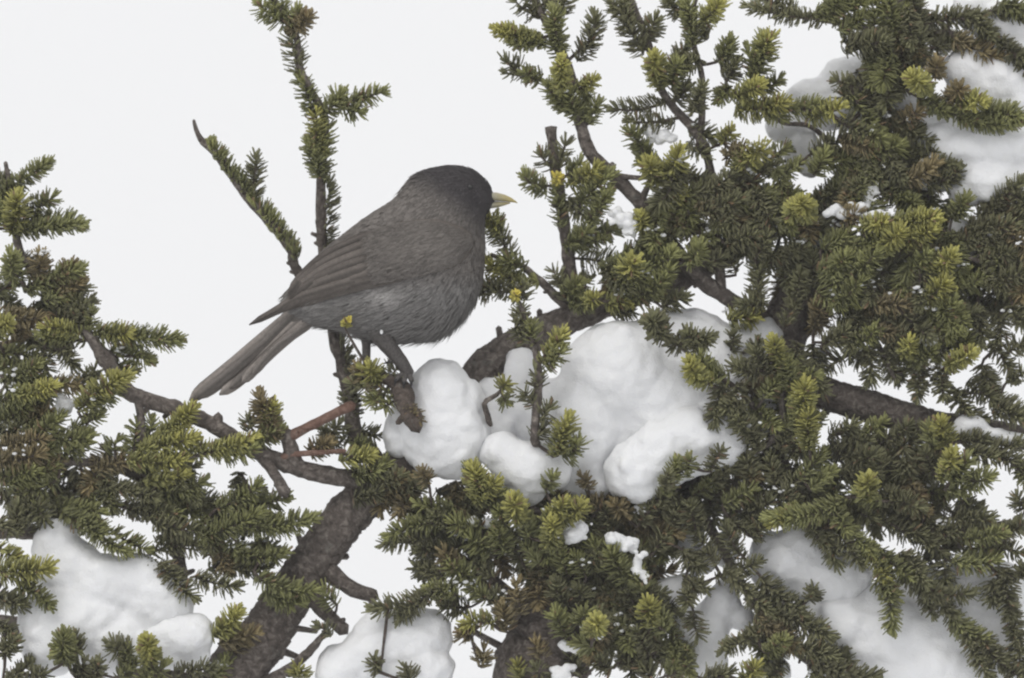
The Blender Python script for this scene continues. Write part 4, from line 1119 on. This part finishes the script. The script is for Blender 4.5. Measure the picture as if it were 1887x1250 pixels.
def feather(name, pts, width, z_of, parent, colr, camber=2.0, tipround=1.0, mat='feather', thick=1.2, n=14, nz=None):
    """one vane: a curved blade along pts (side-view x,y) at depth z_of(x,y)"""
    p2 = spline(np.array([(a, b, 0.0) for a, b in pts]), n)
    T_ = np.gradient(p2[:, :2], axis=0)
    T_ /= np.linalg.norm(T_, axis=1)[:, None]
    nn = np.stack([-T_[:, 1], T_[:, 0]], 1)
    t = np.linspace(0, 1, n)
    prof = np.clip(t / .12, .35, 1) * np.sqrt(np.clip(1 - np.clip((t - (1 - .18 * tipround)) / (.18 * tipround), 0, 1) ** 2, .02, 1))
    us = np.array([-1, -.5, 0, .5, 1])
    Vt, Vb = [], []
    for k in range(n):
        for u in us:
            w = width * prof[k] * .5
            x_, y_ = p2[k, 0] + nn[k, 0] * u * w, p2[k, 1] + nn[k, 1] * u * w
            zz = z_of(p2[k, 0], p2[k, 1], t[k])
            sg = -1 if zz[1] < 0 else 1
            Vt.append((x_, y_, zz[0] + sg * camber * (1 - u * u) + sg * (1.0 if u == 0 else 0)))
            Vb.append((x_, y_, zz[0] - sg * thick + sg * camber * (1 - u * u) * .8))
    V_ = np.array(Vt + Vb)
    m = len(us)
    q_ = []
    off = n * m
    for k in range(n - 1):
        for u in range(m - 1):
            a = k * m + u
            q_.append((a, a + 1, a + m + 1, a + m))
            q_.append((off + a, off + a + m, off + a + m + 1, off + a + 1))
        for u in (0, m - 1):
            a = k * m + u
            q_.append((a, a + m, off + a + m, off + a))
    for u in range(m - 1):
        q_.append((u, u + 1, off + u + 1, off + u))
        a = (n - 1) * m + u
        q_.append((a, a + 1, off + a + 1, off + a))
    gq_ = np.random.default_rng(int(pts[0][0] * 3 + pts[-1][1] * 5))
    ux = np.tile(us, n * 2)[:, None]
    c = np.array(colr) * (1 + .24 * ux + gq_.normal(0, .05, (len(V_), 1)))
    edge = (np.abs(ux) > .9)
    c = np.where(edge, c * 1.55, c)
    c = np.where(np.abs(ux) < .1, c * .62, c)
    return mesh_obj(name, W(V_), [np.array(q_)], M[mat], parent, cols=c)


# wings: a covert shell plus layered flight feathers
WC = (.112, .097, .086)
for sgn in (-1, 1):
    def wz(off):
        def f(x_, y_, t_):
            inside = np.clip((x_ - 505) / 90, 0, 1)
            zb = body_z(max(x_, 545), y_ if x_ > 545 else 560, sgn)
            far = sgn * 14
            return (zb * inside + far * (1 - inside) + sgn * (off * min(1, t_ / .4) - 3 * (1 - min(1, t_ / .4))), sgn)
        return f
    # shell
    up_e = spline(np.array([(868, 432, 0), (840, 415, 0), (800, 405, 0), (750, 408, 0), (700, 420, 0), (650, 442, 0), (605, 474, 0), (566, 510, 0)], float), 26)
    lo_e = spline(np.array([(872, 455, 0), (850, 484, 0), (810, 500, 0), (750, 511, 0), (700, 522, 0), (650, 535, 0), (605, 547, 0), (570, 556, 0)], float), 26)
    SV = []
    for a, b_ in zip(up_e, lo_e):
        for u in np.linspace(0, 1, 9):
            p_ = a * (1 - u) + b_ * u
            zb = body_z(p_[0], p_[1], sgn)
            SV.append((p_[0], p_[1], zb + sgn * (2.5 + 8 * math.sin(math.pi * min(1, u * 1.0)) ** .7)))
    SV = np.array(SV)
    SQ = np.array([(k * 9 + u, k * 9 + u + 1, k * 9 + 10 + u, k * 9 + 9 + u) for k in range(25) for u in range(8)])
    wing = mesh_obj('wing', W(SV), [SQ], M['feather'], bird, cols=np.tile(np.array(WC) * 1.05, (len(SV), 1)))
    md = wing.modifiers.new('solid', 'SOLIDIFY')
    md.thickness = .0012
    md.offset = 0
    # primaries: long, dark, reaching past the rump; lowest ones coloured darkest as the wing edge's shadow
    for k in range(6):
        f = k / 5
        feather('primary_feather', [(735 - 20 * f, 508 - 6 * f), (650 - 10 * f, 530 - 8 * f), (560, 556 - 10 * f), (512 + 14 * f, 572 - 11 * f), (459 + 52 * f, 599 - 26 * f)], 15 + 3 * f, wz(9 + 1.6 * k), wing, np.array(WC) * (.66 + .06 * k), 1.5)
    # secondaries and tertials
    for k in range(7):
        f = k / 6
        feather('secondary_feather', [(770 - 60 * f, 500 - 74 * f), (690 - 35 * f, 518 - 72 * f), (610 - 18 * f, 538 - 58 * f), (535 - 4 * f, 563 - 22 * f)], 24, wz(11 + 1.8 * k), wing, np.array(WC) * (.84, 1.12, .97)[k % 3], 1.8)
    # small soft feathers blending the shoulder into the wing
    ns = 4200
    uu, vv = gp.uniform(0, 1, ns) ** 1.1 * .58, gp.uniform(0.0, .96, ns)
    ia = np.clip((uu * 25).astype(int), 0, 24)
    A_ = SV.reshape(26, 9, 3)
    ib = np.clip((vv * 8).astype(int), 0, 7)
    base = A_[ia, ib] + (A_[ia + 1, ib] - A_[ia, ib]) * (uu * 25 - ia)[:, None] + (A_[ia, ib + 1] - A_[ia, ib]) * (vv * 8 - ib)[:, None]
    base[:, 2] += sgn * (2 + 14 * np.sin(np.pi * vv) ** .8 * np.clip(1 - uu / .6, 0, 1) ** .3)
    fl = np.array([-.90, .42, 0]) + gp.normal(0, .09, (ns, 3))
    fl /= np.linalg.norm(fl, axis=1)[:, None]
    l_ = 21 * gp.uniform(.7, 1.25, ns)
    w_ = 5.5 * gp.uniform(.7, 1.3, ns)
    sdv = np.array([.42, .9, 0])
    zo = np.array([0, 0, sgn])
    a0 = base
    a1 = base + fl * (l_ * .55)[:, None] + sdv * w_[:, None] * .5 + zo * 1.0
    a2 = base + fl * (l_ * .55)[:, None] - sdv * w_[:, None] * .5 + zo * 1.0
    am = base + fl * (l_ * .55)[:, None] + zo * 2.2
    a3 = base + fl * l_[:, None] + zo * 1.4
    QV = np.stack([a0, a1, am, a2, a3], 1).reshape(-1, 3)
    o_ = np.arange(ns)[:, None] * 5
    QT = np.concatenate([o_ + np.array([[0, 1, 2]]), o_ + np.array([[0, 2, 3]]), o_ + np.array([[1, 4, 2]]), o_ + np.array([[2, 4, 3]])])
    qc = np.repeat((np.array([.136, .123, .112]) * gp.uniform(.78, 1.25, (ns, 1)))[:, None], 5, 1).reshape(-1, 3)
    wp = mesh_obj('wing_plumage', W(QV), [QT], M['plumage'], wing, cols=qc)
    tag(wp, kind='stuff')

# tail: long graduated feathers fanned in two bundles
tail = mesh_obj('tail', W(tube(spline([(600, 552, 0), (565, 574, 0), (535, 598, 0)], 8), np.linspace(26, 11, 8), 12)[0]), [*tube(spline([(600, 552, 0), (565, 574, 0), (535, 598, 0)], 8), np.linspace(26, 11, 8), 12)[1:]], M['feather'], bird, cols=np.tile([.11, .1, .09], (8 * 12 + 2, 1)))
TF = [  # root, middle, middle, tip, width, depth, shade
    [(560, 562), (464, 643), (393, 704), (349, 739), 26, -13, 1.22], [(562, 566), (472, 647), (405, 702), (360, 736), 22, -16, .74], [(565, 570), (479, 650), (410, 703), (366, 735), 20, -14, 1.05],
    [(568, 574), (492, 653), (446, 698), (404, 728), 21, -18, 1.3], [(572, 580), (500, 648), (455, 690), (424, 716), 20, -20, .76], [(577, 584), (508, 643), (470, 680), (446, 706), 20, -22, 1.15], [(582, 590), (517, 635), (488, 664), (466, 691), 16, -24, .85],
    [(560, 562), (466, 642), (396, 700), (352, 735), 26, 2, .95], [(568, 574), (492, 651), (446, 696), (408, 724), 22, 6, .95], [(577, 584), (506, 643), (464, 682), (432, 710), 22, 12, .95]]
for (a, b_, c_, d_, w_, z_, s_) in TF:
    feather('tail_feather', [a, b_, c_, d_], w_, (lambda x_, y_, t_, z_=z_: (z_ * (.5 + .8 * t_), -1)), tail, np.array([.160, .142, .128]) * s_, 1.6, .75, n=18)

# legs
def leg(pts, toes, hind):
    P_ = spline(np.array(pts, float), 12)
    v, q, t = tube(P_[:, :3], P_[:, 3], 12, .05, seed=3)
    L_ = mesh_obj('leg', W(v), [q, t], M['leg'], bird)
    for tp in toes + [hind]:
        TP = spline(np.array(tp, float), 9)
        v, q, t = tube(TP[:6, :3], np.maximum(TP[:6, 3], 1.5), 8, .06)
        to = mesh_obj('toe', W(v), [q, t], M['leg'], L_)
        v, q, t = tube(TP[5:, :3], np.linspace(TP[5, 3] * .8, .5, len(TP) - 5), 7, 0)
        mesh_obj('claw', W(v), [q, t], M['claw'], L_)
    return L_


leg([(696, 600, -40, 28), (711, 630, -42, 18), (727, 652, -42, 14), (744, 674, -40, 13), (753, 690, -38, 12)],
    [[(751, 688, -38, 7), (757, 698, -54, 5), (758, 708, -58, 4), (757, 716, -56, 2)], [(749, 688, -40, 7), (745, 700, -56, 5), (744, 710, -59, 4), (744, 718, -57, 2)], [(746, 688, -40, 7), (733, 696, -55, 5), (728, 705, -57, 4), (728, 712, -54, 2)]],
    [(728, 652, -42, 6), (723, 660, -42, 5), (717, 667, -43, 3.6), (704, 671, -44, 2)])
leg([(672, 600, -8, 18), (675, 630, -14, 9), (675, 660, -26, 8), (678, 680, -34, 8)],
    [[(678, 679, -34, 6), (690, 684, -46, 5), (698, 692, -48, 4), (700, 700, -46, 2)], [(678, 679, -34, 6), (682, 690, -48, 5), (684, 700, -50, 4), (685, 708, -46, 2)], [(678, 679, -34, 6), (670, 686, -48, 5), (668, 696, -48, 4), (668, 702, -44, 2)]],
    [(678, 679, -34, 6), (672, 682, -24, 5), (668, 690, -22, 3.6), (668, 698, -24, 2)])

# ------------------------------------------------------------------ haze: thin snowy mist
hz = np.array([(x_, y_, z_) for z_ in (-1.6, 4.2) for y_ in (-3050, 3050) for x_ in (-3050, 3050)], float)
haze = mesh_obj('haze', hz, [(0, 2, 3, 1), (4, 5, 7, 6), (0, 1, 5, 4), (2, 6, 7, 3), (0, 4, 6, 2), (1, 3, 7, 5)], [], smooth=False)
hm = bpy.data.materials.new('mist')
hm.use_nodes = True
hm.node_tree.nodes.clear()
ho = hm.node_tree.nodes.new('ShaderNodeOutputMaterial')
hv = hm.node_tree.nodes.new('ShaderNodeVolumePrincipled')
hv.inputs['Color'].default_value = (.97, .97, .98, 1)
hv.inputs['Density'].default_value = 0.0045
hm.node_tree.links.new(hv.outputs[0], ho.inputs['Volume'])
haze.data.materials.append(hm)
tag(haze, 'thin pale snowy mist filling the air around the tree', 'mist', kind='stuff')
